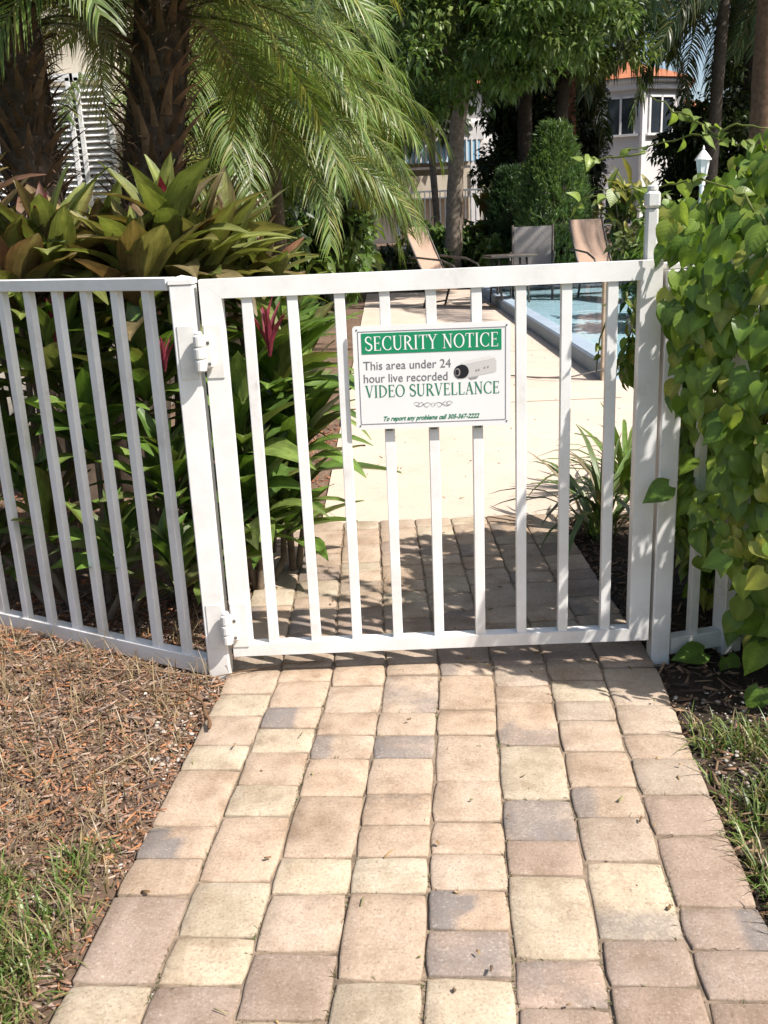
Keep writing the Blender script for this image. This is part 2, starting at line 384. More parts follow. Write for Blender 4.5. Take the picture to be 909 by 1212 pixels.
def make_paver(col, y0, y1, code, cut=None):
    """one tumbled stone, its own uneven worn outline; y1 > y0"""
    n = 9
    gap = 0.0017
    seed = random.random()*100
    V = []; C = []
    cxm, cym = colx(col+.5, (y0+y1)/2), (y0+y1)/2
    hw = PW/2-gap-random.uniform(0, .0010); hl = (y1-y0)/2-gap*.75-random.uniform(0, .0008)
    tz = random.uniform(-.0025, .0025); tx, ty = random.uniform(-.012, .012), random.uniform(-.012, .012)
    skew = random.uniform(-.010, .010)-0.07*(1 if cym < 0 else 0)*0
    flash = code[1:] if len(code) > 1 else ''
    sdr = (colx(col, y1)-colx(col, y0))/(y1-y0)
    ts = [-1, -.975, -.92, -.5, 0, .5, .92, .975, 1]
    for j in range(n):
        for i in range(n):
            u, v = ts[i], ts[j]
            # rounded corners
            e = 4.2
            r_ = max(abs(u), abs(v)); l = (abs(u)**e+abs(v)**e)**(1/e)
            k = r_/l if l > 0 else 1
            k = 1-(1-k)*0.30
            uu, vv = u*k, v*k
            x, y = uu*hw, vv*hl
            wob = mnoise.noise(Vector((x*22+seed, y*22, seed)))*0.0045
            edge = 1-r_
            z = -0.0055*max(0, 1-edge/0.06)**1.4 if edge < 0.06 else 0
            if edge > 0: z -= 0.0012*(r_**4)
            z += mnoise.noise(Vector((x*14+seed, y*14-seed, 3.1)))*0.0016 + mnoise.noise(Vector((x*60+seed, y*60, 9.1)))*0.0006
            d = mnoise.noise(Vector((x*30-seed, y*30, 5.5)))*0.5+0.5
            dirt = (0.32 if edge == 0 else 0.22*d*d if edge < .05 else 0.08*d*d if edge < .2 else 0.0)
            x += wob*(r_**3); y += mnoise.noise(Vector((x*22, y*22+seed, seed+7)))*0.0030*(r_**3)
            z += tz + tx*x + ty*y
            X = cxm + x + sdr*y; Y = cym + y - sdr*x*0.8 + skew*x
            V.append((X, Y, z))
            nz = mnoise.noise(Vector((x*9+seed*3, y*9, 1.7)))
            g = 0.0
            if flash == 'L': g = 0.78 if uu < 0.05+nz*.25 else 0.15
            elif flash == 'R': g = 0.70 if uu > 0.35+nz*.25 else 0.15
            elif flash == 'l': g = 0.62 if uu < -0.35+nz*.3 else 0.2
            elif flash == 'B': g = 0.58 if vv < -0.1+nz*.4 else 0.12
            elif flash == 'G': g = 0.66+nz*.2
            elif flash == 'm': g = 0.42+nz*.35
            C.append((g, dirt, 0))
    F = [(j*n+i, j*n+i+1, (j+1)*n+i+1, (j+1)*n+i) for j in range(n-1) for i in range(n-1)]
    rim = [i for i in range(n)]+[j*n+n-1 for j in range(1, n)]+[(n-1)*n+i for i in range(n-2, -1, -1)]+[j*n for j in range(n-2, 0, -1)]
    b = len(V)
    for q in rim:
        V.append((V[q][0], V[q][1], -0.05)); C.append((0, 0.9, 0))
    for a in range(len(rim)):
        c_ = (a+1) % len(rim)
        F.append((rim[c_], rim[a], b+a, b+c_))
    V = [Vector(v)-Vector((cxm, cym, 0)) for v in V]
    o = link('paver', npmesh('paver', np.array(V), F, PAVER, C=np.array(C)), path, loc=(cxm, cym, 0))
    base = PCOL[code[0] if code else 'p']
    k = random.uniform(.90, 1.08); h = random.uniform(-.025, .025)
    o.color = (base[0]*k*(1+h), base[1]*k, base[2]*k*(1-h), 1)
    return o
for col, rows in enumerate(ROWS):
    ys = [solve_row(col, r_[0]) for r_ in rows]
    for i in range(len(rows)-1):
        make_paver(col, ys[i+1], ys[i], rows[i][1])
    # beyond the gate: laid on to the deck
    y = ys[0]
    sizes = [0.175, 0.115, 0.235, 0.15]
    while y < 1.46:
        L = random.choice(sizes)
        if y+L > 1.40: L = 1.50-y
        make_paver(col, y, y+L, random.choice(['p', 'p', 't', 'y', 'b', 'pl', 'bm']))
        y += L
    make_paver(col, 1.50, 1.622, random.choice('tpyt'))

# ---- mulch and soil beds (sheets with relief), chips, pebbles, grass
def relief(x, y, a=1.0):
    return (mnoise.noise(Vector((x*5, y*5, 2)))*0.012 + mnoise.noise(Vector((x*17, y*17, 4)))*0.007)*a
def left_edge(y): return colx(0, y)-0.003
def right_edge(y): return colx(8, y)+0.003
def bedL(u, v):
    y = -2.4+v*6.4; xe = left_edge(y) if y < 1.62 else 0.19
    x = xe-(1-u)*(1-u)*4.6-(1-u)*0.4
    e = min(1.0, (xe-x)/0.06)
    return (x, y, -0.022+relief(x, y)+0.012*e+0.02*min(1, (xe-x)/.8))
sheet('mulch_bed', bedL, 90, 130, SOIL_MULCH)
def bedR(u, v):
    y = -2.4+v*4.02; xe = right_edge(y)
    x = xe+u*u*3.6+u*0.3
    return (x, y, -0.026+relief(x, y, 1.1)+0.010*min(1, (x-xe)/.1))
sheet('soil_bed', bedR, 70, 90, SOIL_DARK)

def chips(name, n, region, zf, palette, lmin, lmax, wmin, wmax, mat=CHIP, parent=None):
    V = np.zeros((n, 8, 3)); C = np.zeros((n, 8, 3))
    pal = np.array(palette)
    for i in range(n):
        while True:
            x, y = region()
            if x is not None: break
        L = lmin+(lmax-lmin)*rng.random()**2.2; w = wmin+(wmax-wmin)*rng.random()**1.6; t = 0.0006+0.0016*rng.random()
        a = rng.random()*math.pi*2
        tilt = rng.normal(0, .22); rollv = rng.normal(0, .4)
        R = np.array(Matrix.Rotation(a, 3, 'Z') @ Matrix.Rotation(tilt, 3, 'Y') @ Matrix.Rotation(rollv, 3, 'X'))
        tp = rng.uniform(.1, .8); bow = rng.normal(0, .10)*L
        P = np.array([(-L/2, -w/2*tp, -t), (L/2, -w/2*(1.3-tp), -t), (L/2, w/2*(1.3-tp), -t), (-L/2, w/2, -t), (-L/2, -w/2*tp, t), (L/2, -w/2*(1.3-tp), t), (L/2, w/2*(1.3-tp)*.6, t), (-L/2, w/2*.7, t)])
        P[:, 1] += bow*np.sign(P[:, 0])
        V[i] = P @ R.T + np.array((x, y, zf(x, y)+rng.random()**2*.014+abs(math.sin(tilt))*L*.35))
        c = pal[rng.integers(len(pal))]*rng.uniform(.85, 1.65)
        C[i] = c
    q = np.array([(4, 5, 6, 7), (0, 1, 5, 4), (1, 2, 6, 5), (2, 3, 7, 6), (3, 0, 4, 7)])
    F = (q[None]+8*np.arange(n)[:, None, None]).reshape(-1, 4)
    o = link(name, npmesh(name, V.reshape(-1, 3), F, mat, C=np.clip(C, 0, 1).reshape(-1, 3), smooth=False), parent)
    return o
def bedz(x, y):
    xe = left_edge(y) if y < 1.62 else .19
    return -0.022+relief(x, y)+0.012*min(1, max(0, (xe-x)/.06))+0.02*min(1, max(0, xe-x)/.8)
def regL():
    y = rng.uniform(-1.75, 0.75); x = left_edge(y)+.012-2.1*rng.random()**1.15
    if x < -1.5: return None, None
    d = mnoise.noise(Vector((x*2.2, y*2.2, 8)))
    gy = -0.80-1.3*(left_edge(y)-x-0.06)*(-1)          # fewer chips in the grass corner
    if y < -0.95 and rng.random() < .65: return None, None
    return x, y
o = chips('bark_mulch', 21000, regL, bedz,
      [(.27, .145, .085), (.24, .145, .095), (.18, .11, .075), (.24, .17, .125), (.30, .225, .17), (.13, .085, .06), (.32, .145, .065), (.24, .18, .14), (.11, .075, .055), (.25, .125, .07)],
      .006, .060, .0014, .010)
tag(o, 'orange and brown shredded bark mulch covering the bed before the angled fence', 'mulch', kind='stuff')
def regL2():
    y = rng.uniform(0.3, 4.0); x = rng.uniform(-2.6, 0.18)
    if y < 1.62 and x > left_edge(y): return None, None
    return x, y
o = chips('red_mulch', 3500, regL2, bedz, [(.34, .12, .055), (.26, .10, .05), (.20, .085, .045), (.36, .17, .08)], .015, .075, .005, .022)
tag(o, 'reddish mulch under the broad leaved plants behind the fence', 'mulch', kind='stuff')
def bedrz(x, y): return -0.026+relief(x, y, 1.1)+0.010*min(1, max(0, (x-right_edge(y))/.1))
def regR():
    y = rng.uniform(-1.5, 1.55); x = right_edge(y)-.008+1.5*rng.random()**1.5
    return x, y
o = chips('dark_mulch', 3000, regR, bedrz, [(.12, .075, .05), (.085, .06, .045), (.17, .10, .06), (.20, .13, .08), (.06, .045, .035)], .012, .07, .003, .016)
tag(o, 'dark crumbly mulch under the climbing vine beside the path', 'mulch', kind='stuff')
# pebbles
def pebbles(name, n, region, zf, palette, smin, smax):
    base = np.array([(0, 0, 1), (1, 0, .1), (.3, 1, 0), (-.8, .6, .05), (-.8, -.6, -.05), (.3, -.95, .1), (0, 0, -.8)])
    q = np.array([(0, 1, 2), (0, 2, 3), (0, 3, 4), (0, 4, 5), (0, 5, 1), (6, 2, 1), (6, 3, 2), (6, 4, 3), (6, 5, 4), (6, 1, 5)])
    V = np.zeros((n, 7, 3)); C = np.zeros((n, 7, 3)); pal = np.array(palette)
    for i in range(n):
        while True:
            x, y = region()
            if x is not None: break
        s = smin+(smax-smin)*rng.random()**2.5; a = rng.random()*6.28
        P = base*(s*rng.uniform(.7, 1.2, (7, 1)))*np.array((1, rng.uniform(.6, 1), .6))
        P = P @ np.array(Matrix.Rotation(a, 3, 'Z')).T
        V[i] = P+np.array((x, y, zf(x, y)+s*.35)); C[i] = pal[rng.integers(len(pal))]*rng.uniform(.8, 1.1)
    F = (q[None]+7*np.arange(n)[:, None, None]).reshape(-1, 3)
    return link(name, npmesh(name, V.reshape(-1, 3), F, CHIP, C=C.reshape(-1, 3), smooth=False))
def regP():
    if rng.random() < .6:
        y = rng.normal(-.42, .10); x = left_edge(y)-abs(rng.normal(0.045, .05))
    else:
        y = rng.uniform(-1.2, .2); x = left_edge(y)-.01-.35*rng.random()**1.4
    return x, y
tag(pebbles('pebbles', 120, regP, lambda x, y: bedz(x, y)+.006, [(.50, .45, .38), (.44, .39, .32), (.38, .32, .26), (.56, .52, .46)], .003, .013), 'small pale stones strewn along the left edge of the paving', 'pebbles', kind='stuff')
def regP2():
    y = rng.uniform(-.75, -.22); x = right_edge(y)+.005+.45*rng.random()**1.3
    return x, y
tag(pebbles('gravel', 420, regP2, lambda x, y: bedrz(x, y)+.006, [(.42, .37, .31), (.33, .28, .23), (.22, .18, .14), (.5, .45, .38)], .003, .010), 'fine grey grit on the soil between vine and grass', 'gravel', kind='stuff')
def regP3():
    y = rng.uniform(-1.5, 0); k = rng.integers(1, 8)
    return colx(int(k), y)+rng.normal(0, .004), y
tag(pebbles('joint_grit', 260, regP3, lambda x, y: -.009, [(.34, .28, .21), (.24, .18, .13), (.45, .40, .33), (.18, .14, .09)], .0015, .0042), 'tiny grit caught in the joints of the paving', 'grit', kind='stuff')

def blades(name, n, region, zf, palette, lmin, lmax, wd, lean=0.5, mat=None, seg=3):
    k = seg+1
    V = np.zeros((n, 2*k, 3)); C = np.zeros((n, 2*k, 3)); pal = np.array(palette)
    for i in range(n):
        while True:
            x, y = region()
            if x is not None: break
        L = rng.uniform(lmin, lmax); w = wd*rng.uniform(.6, 1.2); a = rng.random()*6.283
        th = abs(rng.normal(.25, lean)); d = np.array((math.cos(a), math.sin(a), 0)); sd = np.array((-d[1], d[0], 0))
        p = np.array((x, y, zf(x, y))); c = pal[rng.integers(len(pal))]*rng.uniform(.75, 1.2)
        for s in range(k):
            ww = w*(1-(s/seg)**1.6)+.0003
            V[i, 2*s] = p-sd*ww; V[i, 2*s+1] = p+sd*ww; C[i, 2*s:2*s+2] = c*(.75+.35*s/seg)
            p = p+(d*math.sin(th)+np.array((0, 0, math.cos(th))))*L/seg; th += rng.uniform(.2, .6)
    q = np.array([(2*s, 2*s+1, 2*s+3, 2*s+2) for s in range(seg)])
    F = (q[None]+2*k*np.arange(n)[:, None, None]).reshape(-1, 4)
    return link(name, npmesh(name, V.reshape(-1, 3), F, mat or LEAF, C=C.reshape(-1, 3)))
GREENS = [(.14, .23, .045), (.18, .27, .055), (.22, .29, .08), (.12, .19, .04), (.30, .29, .11)]
STRAW = [(.38, .29, .15), (.33, .24, .12), (.28, .21, .12)]
def regG():
    y = rng.uniform(-1.75, -.80); xe = left_edge(y)
    # the lawn's ragged edge runs diagonally from the path to the frame's left side
    lim = (-.80-y)*0.95
    x = xe-.015-rng.random()*1.2
    dd = (-0.86-y)-0.18*(xe-x)/0.3
    c = mnoise.noise(Vector((x*6, y*6, 1)))
    if dd < -0.04 or rng.random() > 0.45+c*1.6+min(.5, dd*1.5): return None, None
    if (xe-x) < .07+.05*c and rng.random() < .8: return None, None
    return x, y
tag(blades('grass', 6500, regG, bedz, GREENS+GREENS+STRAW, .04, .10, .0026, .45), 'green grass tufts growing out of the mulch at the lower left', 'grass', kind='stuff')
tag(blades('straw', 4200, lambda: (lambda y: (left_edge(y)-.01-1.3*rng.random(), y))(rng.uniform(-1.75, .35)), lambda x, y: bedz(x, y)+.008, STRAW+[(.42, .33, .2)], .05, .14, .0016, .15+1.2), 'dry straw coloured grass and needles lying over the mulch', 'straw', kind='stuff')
def regG2():
    y = rng.uniform(-1.6, -.42); x = right_edge(y)+.012+.9*rng.random()
    c = mnoise.noise(Vector((x*7, y*7, 3)))
    if rng.random() > .5+c*1.3: return None, None
    if y > -.5 and rng.random() < .7: return None, None
    return x, y
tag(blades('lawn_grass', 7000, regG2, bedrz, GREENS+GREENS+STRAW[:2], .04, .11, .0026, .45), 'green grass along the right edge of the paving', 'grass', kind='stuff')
def regW():
    k = int(rng.integers(1, 8)); y = rng.uniform(-1.45, -.1)
    c = mnoise.noise(Vector((k*3.1, y*5, 1)))
    if c < .12: return None, None
    if rng.random() < .35:
        return colx(k, y)+rng.uniform(-.08, .08), solve_row(k, ROWS[k][int(rng.integers(2, len(ROWS[k])-1))][0])+rng.normal(0, .004)
    return colx(k, y)+rng.normal(0, .005), y
tag(blades('joint_weeds', 1500, regW, lambda x, y: -.012, [(.12, .15, .05), (.20, .16, .08), (.24, .18, .10)], .008, .022, .0013, .8), 'tiny weeds and moss sprouting in the paving joints', 'weeds', kind='stuff')

# dry sticks lying on the mulch
def stick(name, pts, r0, r1, col, label):
    n = len(pts); mb = MB()
    P = [Vector(p) for p in pts]; Q = []
    for i in range(n-1):
        for t in (0, .33, .66): Q.append(P[i].lerp(P[i+1], t)+Vector((random.uniform(-.004, .004), random.uniform(-.005, .005), .002*math.sin(7*i+9*t))))
    Q.append(P[-1])
    mb.tube(Q, [(r0+(r1-r0)*i/(len(Q)-1))*random.uniform(.65, 1.2) for i in range(len(Q))], 6)
    o = mb.obj(name, CHIP, smooth=True); o.color = (*col, 1)
    return tag(o, label, 'stick')
def g3(px, py, z): p = onz(px, py, 0); return (p.x, p.y, z)
stick('dry_stalk', [g3(148, 826, .030), g3(170, 830, .036), g3(195, 832, .040), g3(222, 833, .040), g3(240, 842, .034), g3(247, 856, .024), g3(248, 868, .016)], .003, .0065, (.17, .095, .05), 'curved brown dried stalk lying on mulch near the gate post')
stick('bare_twig', [g3(100, 800, .03), g3(170, 806, .038), g3(262, 812, .030)], .0025, .0018, (.33, .22, .13), 'long thin tan twig on the mulch below the angled fence')
stick('thin_straw', [g3(108, 927, .02), g3(150, 912, .03), g3(190, 886, .03)], .0016, .0012, (.45, .36, .22), 'pale straight straw lying diagonally on the mulch')
stick('trailing_stem', [g3(245, 808, .012), g3(290, 797, .010), g3(340, 789, .008), g3(388, 784, .006)], .0022, .0016, (.18, .11, .06), 'dark thin stem trailing onto the paving from the gate post')
# fallen bits on the paving and deck
def regD():
    y = rng.uniform(-1.5, 9.0)
    return (rng.uniform(-.1, 1.3) if y < 1.6 else rng.uniform(.25, 2.3)), y
o = chips('leaf_litter', 260, regD, lambda x, y: .0015 if y < 1.6 else -.004, [(.20, .12, .06), (.28, .19, .09), (.12, .08, .05), (.24, .22, .10)], .006, .030, .002, .009)
tag(o, 'scattered dry leaf bits on the paving and pool deck', 'leaf litter', kind='stuff')

# ================================================================== GATE, POSTS, FENCES
def prism(mb, poly, y0, y1):
    """poly in (x,z) counter-clockwise seen from the front (-y)"""
    n = len(poly)
    V = [(x, y0, z) for x, z in poly]+[(x, y1, z) for x, z in poly]
    F = [tuple(range(n)), tuple(reversed(range(n, 2*n)))]
    F += [((i+1) % n, i, n+i, n+(i+1) % n) for i in range(n)]
    return mb.add(V, F)
GW, GZ0, GZ1, SW, TR, BR = 1.321, 0.066, 1.238, 0.062, 0.054, 0.040
gate = empty('gate', (0, 0, 0), label='white metal picket gate carrying a security notice across the path', cat='gate')
g = 0.0006
for x0, s in ((0.0, 1), (GW, -1)):
    mb = MB(); poly = [(x0, GZ0), (x0+s*SW, GZ0+BR), (x0+s*SW, GZ1-TR), (x0, GZ1)]
    if s < 0: poly = poly[::-1]
    prism(mb, poly, 0.0, 0.042); mb.obj('stile', WHITE, gate)
mb = MB(); prism(mb, [(g, GZ1), (SW+g, GZ1-TR), (GW-SW-g, GZ1-TR), (GW-g, GZ1)], 0.0004, 0.0416); mb.obj('top_rail', WHITE, gate)
mb = MB(); prism(mb, [(g, GZ0), (GW-g, GZ0), (GW-SW-g, GZ0+BR), (SW+g, GZ0+BR)], 0.0004, 0.0416); mb.obj('bottom_rail', WHITE, gate)
pk = MB().box((0, 0, 0), (0.0305, 0.026, GZ1-TR-GZ0-BR+0.004), bev=0.0015).mesh('picket', WHITE)
PX = [0.131, 0.264, 0.397, 0.527, 0.659, 0.790, 0.919, 1.050, 1.183]
for x in PX:
    link('picket', pk, gate, loc=(x, 0.020, (GZ1-TR+GZ0+BR)/2), rot=(random.uniform(-.002, .002), random.uniform(-.003, .003), 0))
CREAM_PL = m_plain('hinge_polymer', (0.76, 0.74, 0.69), 0.35, 0.5, 0.08, 20, 0.03)
SCREW = m_plain('screw_steel', (0.25, 0.24, 0.23), 0.4, 0.5, 0.2, 80, 0.1, metal=0.7)
def hinge(zc, h, ph):
    hp = MB().box((0.028, -0.0018, zc), (0.050, 0.003, ph), bev=0.001).obj('hinge_plate', CREAM_PL, gate)
    MB().box((-0.0475, -0.0095, zc), (0.050, 0.003, ph), bev=0.001).obj('post_leaf', CREAM_PL, hp)
    mb = MB()
    for k, (z0, z1) in enumerate(((-.5, -.17), (-.16, .16), (.17, .5))):
        r_ = 0.0165 if k != 1 else 0.0175
        mb.lathe([(r_*.8, z0*h), (r_, z0*h+.004), (r_, z1*h-.004), (r_*.8, z1*h)], (-0.008, -0.033, zc), 16)
    mb.lathe([(0.010, .5*h), (0.012, .5*h+.004), (0.008, .5*h+.010)], (-0.008, -0.033, zc), 12)
    b = mb.obj('hinge_barrel', CREAM_PL, gate, smooth=False)
    MB().box((0.012, -0.019, zc), (0.034, 0.026, h*.86), bev=0.006).obj('hinge_body', CREAM_PL, b)
    for dz in (.27, -.30):
        MB().tube([(0.017, -0.030, zc+dz*h), (0.017, -0.0335, zc+dz*h)], 0.0048, 10).obj('screw', SCREW, b)
hinge(1.035, 0.105, 0.155)
hinge(0.175, 0.100, 0.150)

def cap(mb, cx, cy, z, s, h=0.026):
    mb.box((cx, cy, z+.008), (s+.005, s+.005, .016), bev=0.002)
    a = (s+.003)/2
    mb.add([(cx-a, cy-a, z+.016), (cx+a, cy-a, z+.016), (cx+a, cy+a, z+.016), (cx-a, cy+a, z+.016), (cx, cy, z+h)], [(0, 1, 4), (1, 2, 4), (2, 3, 4), (3, 0, 4)])
PS = 0.068
hp = empty('gate_post', (-0.050, 0.026, 0), label='square white post holding the two gate hinges', cat='post')
MB().box((0, 0, 0.583), (PS, PS, 1.286), bev=0.003).obj('post_shaft', WHITE, hp)
mb = MB(); cap(mb, 0, 0, 1.2265, PS); mb.obj('post_cap', WHITE, hp)
# latch post: right of the gate, with a tall magnetic latch tube above the gate
lp = empty('latch_post', (1.362, 0.030, 0), label='white post on the latch side with a tall latch tube', cat='post')
MB().box((0, 0, 0.575), (0.058, 0.062, 1.27), bev=0.003).obj('post_shaft', WHITE, lp)
mb = MB(); cap(mb, 0, 0, 1.2105, 0.056); mb.obj('post_cap', WHITE, lp)
LATCH = m_plain('latch_polymer', (0.66, 0.65, 0.62), 0.4, 0.45, 0.12, 12, 0.05)
lt = MB().box((-0.062, 0.036, 1.16), (0.035, 0.030, 0.44), bev=0.006).obj('latch_tube', LATCH, lp)
mb = MB(); mb.box((-0.062, 0.034, 1.402), (0.040, 0.040, 0.046), bev=0.007); mb.lathe([(.012, 0), (.016, .004), (.016, .014), (.010, .018)], (-0.062, 0.034, 1.424), 12)
mb.obj('latch_knob', LATCH, lt)

def fence(name, origin, ang, length, first, pitch, posts, label, rail_z=(1.212, 1.248), bz=(0.006, 0.062), side=1, depth=0.032):
    """a run of fence leaving origin at ang; rails, each picket and each post a part"""
    fe = empty(name, origin, ang, label, 'fence')
    mb = MB().box((length/2, 0, sum(rail_z)/2), (length, depth+.012, rail_z[1]-rail_z[0]), bev=0.002); mb.obj('top_rail', WHITE, fe)
    mb = MB().box((length/2, 0, sum(bz)/2), (length, depth+.012, bz[1]-bz[0]), bev=0.002); mb.obj('bottom_rail', WHITE, fe)
    pm = MB().box((0, 0, 0), (0.0285, 0.026, rail_z[0]-bz[1]+.004), bev=0.0015).mesh('picket', WHITE)
    x = first
    while x < length-.02:
        if all(abs(x-p) > .06 for p in posts):
            link('picket', pm, fe, loc=(x, 0, (rail_z[0]+bz[1])/2), rot=(0, random.uniform(-.002, .002), random.uniform(-.02, .02)))
        x += pitch
    for p in posts:
        mb = MB().box((p, 0, .60), (PS, PS, 1.30), bev=.003); po = mb.obj('post', WHITE, fe)
        mb = MB(); cap(mb, p, 0, 1.2505, PS); mb.obj('post_cap', WHITE, po)
    return fe
AF = math.pi-rad(29)
fence('picket_fence', (-0.0815, 0.019, 0), AF, 3.4, 0.092, 0.1235, (2.5,), 'white picket fence angling back to the left of the gate')
fence('vine_fence', (1.392, 0.034, 0), rad(14), 2.6, 0.085, 0.125, (0.215, 2.4), 'white picket fence largely buried under the climbing vine')

# ---- the notice
def m_flat(name, col, rough=0.5): return m_plain(name, col, rough, 0.3, 0.02, 8, 0.0)
SG_WHITE = m_plain('sign_white', (0.78, 0.77, 0.75), 0.35, 0.45, 0.03, 5, 0.02)
SG_GREEN = m_flat('sign_green', (0.012, 0.235, 0.105)); SG_GTXT = m_flat('sign_green_text', (0.03, 0.20, 0.105))
SG_GREY = m_flat('sign_grey_text', (0.17, 0.17, 0.175)); SG_LINE = m_flat('sign_line', (0.14, 0.13, 0.17))
SG_TXTW = m_flat('sign_white_text', (0.80, 0.80, 0.77)); SG_BLACK = m_flat('sign_black', (0.015, 0.015, 0.02)); SG_BODY = m_flat('sign_camera_body', (0.56, 0.53, 0.51)); SG_BODY2 = m_flat('sign_camera_side', (0.30, 0.27, 0.26)); SG_BODY3 = m_flat('sign_camera_top', (0.70, 0.67, 0.64))
SX, SZ = 0.456, 0.302
sign = empty('security_sign', (0.658, -0.0065, 0.9375), label='white and green security notice board fixed to the gate pickets', cat='sign')
sign.rotation_euler = (rad(90), rad(0.35), 0)
def rrect(w, h, r_, n=5):
    P = []
    for cx, cy, a0 in ((w/2-r_, h/2-r_, 0), (-w/2+r_, h/2-r_, 90), (-w/2+r_, -h/2+r_, 180), (w/2-r_, -h/2+r_, 270)):
        for i in range(n+1):
            a = rad(a0+90*i/n); P.append((cx+r_*math.cos(a), cy+r_*math.sin(a)))
    return P
def plate(mb, P, z0, z1):
    n = len(P)
    return mb.add([(x, y, z0) for x, y in P]+[(x, y, z1) for x, y in P], [tuple(reversed(range(n))), tuple(range(n, 2*n))]+[(i, (i+1) % n, n+(i+1) % n, n+i) for i in range(n)])
mb = MB(); plate(mb, rrect(SX, SZ, .009), 0, .004); mb.obj('board', SG_WHITE, sign)
def strokes(mb, pts, w, z=0.0052):
    """flat ribbon along pts; w is one width or one per point"""
    pts = [Vector((p[0], p[1])) for p in pts]; n = len(pts)
    if not hasattr(w, '__len__'): w = [w]*n
    V = []
    for i, p in enumerate(pts):
        t = (pts[min(i+1, n-1)]-pts[max(i-1, 0)]).normalized(); nn = Vector((-t.y, t.x))
        V += [(*(p+nn*w[i]/2), z), (*(p-nn*w[i]/2), z)]
    return mb.add(V, [(2*i+1, 2*i+3, 2*i+2, 2*i) for i in range(n-1)])
bw, bh = SX-.030, SZ-.032
mb = MB()
for a, b in (((-bw/2, bh/2), (bw/2, bh/2)), ((-bw/2, -bh/2), (bw/2, -bh/2)), ((-bw/2, -bh/2), (-bw/2, bh/2)), ((bw/2, -bh/2), (bw/2, bh/2))):
    strokes(mb, [a, b], .0017, .0047+.0001*len(mb.v)/4)
mb.obj('border_line', SG_LINE, sign)
mb = MB(); mb.box((-0.001, 0.1005, .0044), (0.404, 0.059, .0012)); mb.obj('green_band', SG_GREEN, sign)
def arc(cx, cy, rx, ry, a0, a1, n=14): return [(cx+rx*math.cos(rad(a0+(a1-a0)*i/n)), cy+ry*math.sin(rad(a0+(a1-a0)*i/n))) for i in range(n+1)]
TK, TH = 0.125, 0.05
def wv(n, a, b): return [a+(b-a)*math.sin(math.pi*i/(n-1)) for i in range(n)]
def sf(x, y, w=.26, h=.035): return ('r', x-w/2, y-h/2 if y > .5 else y-h/2, w, h)
GLY = {
 'I': (.34, [((.17, 0), (.17, 1), TK)], [(.17, .02), (.17, .98)]),
 'T': (.66, [((.33, 0), (.33, 1), TK), ((.02, .975), (.64, .975), TH), ((.035, .80), (.035, .98), .04), ((.625, .80), (.625, .98), .04)], [(.33, .02)]),
 'E': (.62, [((.15, 0), (.15, 1), TK), ((.05, .975), (.55, .975), TH), ((.05, .025), (.58, .025), TH), ((.15, .52), (.44, .52), TH), ((.54, .82), (.54, .98), .04), ((.57, .02), (.57, .21), .04), ((.44, .43), (.44, .61), .04)], []),
 'L': (.60, [((.15, 0), (.15, 1), TK), ((.05, .025), (.55, .025), TH), ((.55, .02), (.55, .24), .04)], [(.15, .98)]),
 'N': (.80, [((.15, 0), (.15, 1), TH), ((.13, .97), (.65, .03), TK), ((.65, 0), (.65, 1), TH)], [(.13, .98), (.65, .98), (.15, .02)]),
 'V': (.74, [((.10, 1), (.37, .01), TK), ((.64, 1), (.37, .01), TH)], [(.10, .98), (.64, .98)]),
 'Y': (.70, [((.08, 1), (.35, .48), TK), ((.62, 1), (.35, .48), TH), ((.35, 0), (.35, .50), TK)], [(.08, .98), (.62, .98), (.35, .02)]),
 'A': (.74, [((.10, 0), (.37, .99), TH), ((.64, 0), (.36, 1.0), TK), ((.20, .34), (.52, .34), TH)], [(.10, .02), (.64, .02)]),
 'O': (.86, [('arc', .43, .5, .355, .475, 0, 360, 'ring')], []),
 'C': (.76, [('arc', .44, .5, .36, .475, 48, 312, 'ring'), ((.69, .72), (.69, .97), .04), ((.69, .05), (.69, .26), .035)], []),
 'D': (.80, [((.15, 0), (.15, 1), TK), ('arc', .17, .5, .53, .475, 90, -90, 'half'), ((.05, .975), (.2, .975), TH), ((.05, .025), (.2, .025), TH)], []),
 'U': (.78, [((.15, .33), (.15, 1), TK), ((.64, .33), (.64, 1), TH), ('arc', .395, .34, .245, .315, 180, 360, 'u')], [(.15, .98), (.64, .98)]),
 'R': (.74, [((.15, 0), (.15, 1), TK), ('arc', .18, .74, .36, .235, 90, -90, 'half'), ((.05, .975), (.22, .975), TH), ((.15, .505), (.22, .505), TH), ((.33, .51), (.66, .02), TK)], [(.15, .02), (.67, .02)]),
 'S': (.60, [('S',), ((.50, .74), (.50, .96), .04), ((.085, .05), (.085, .28), .04)], []),
 ' ': (.30, [], []),
}
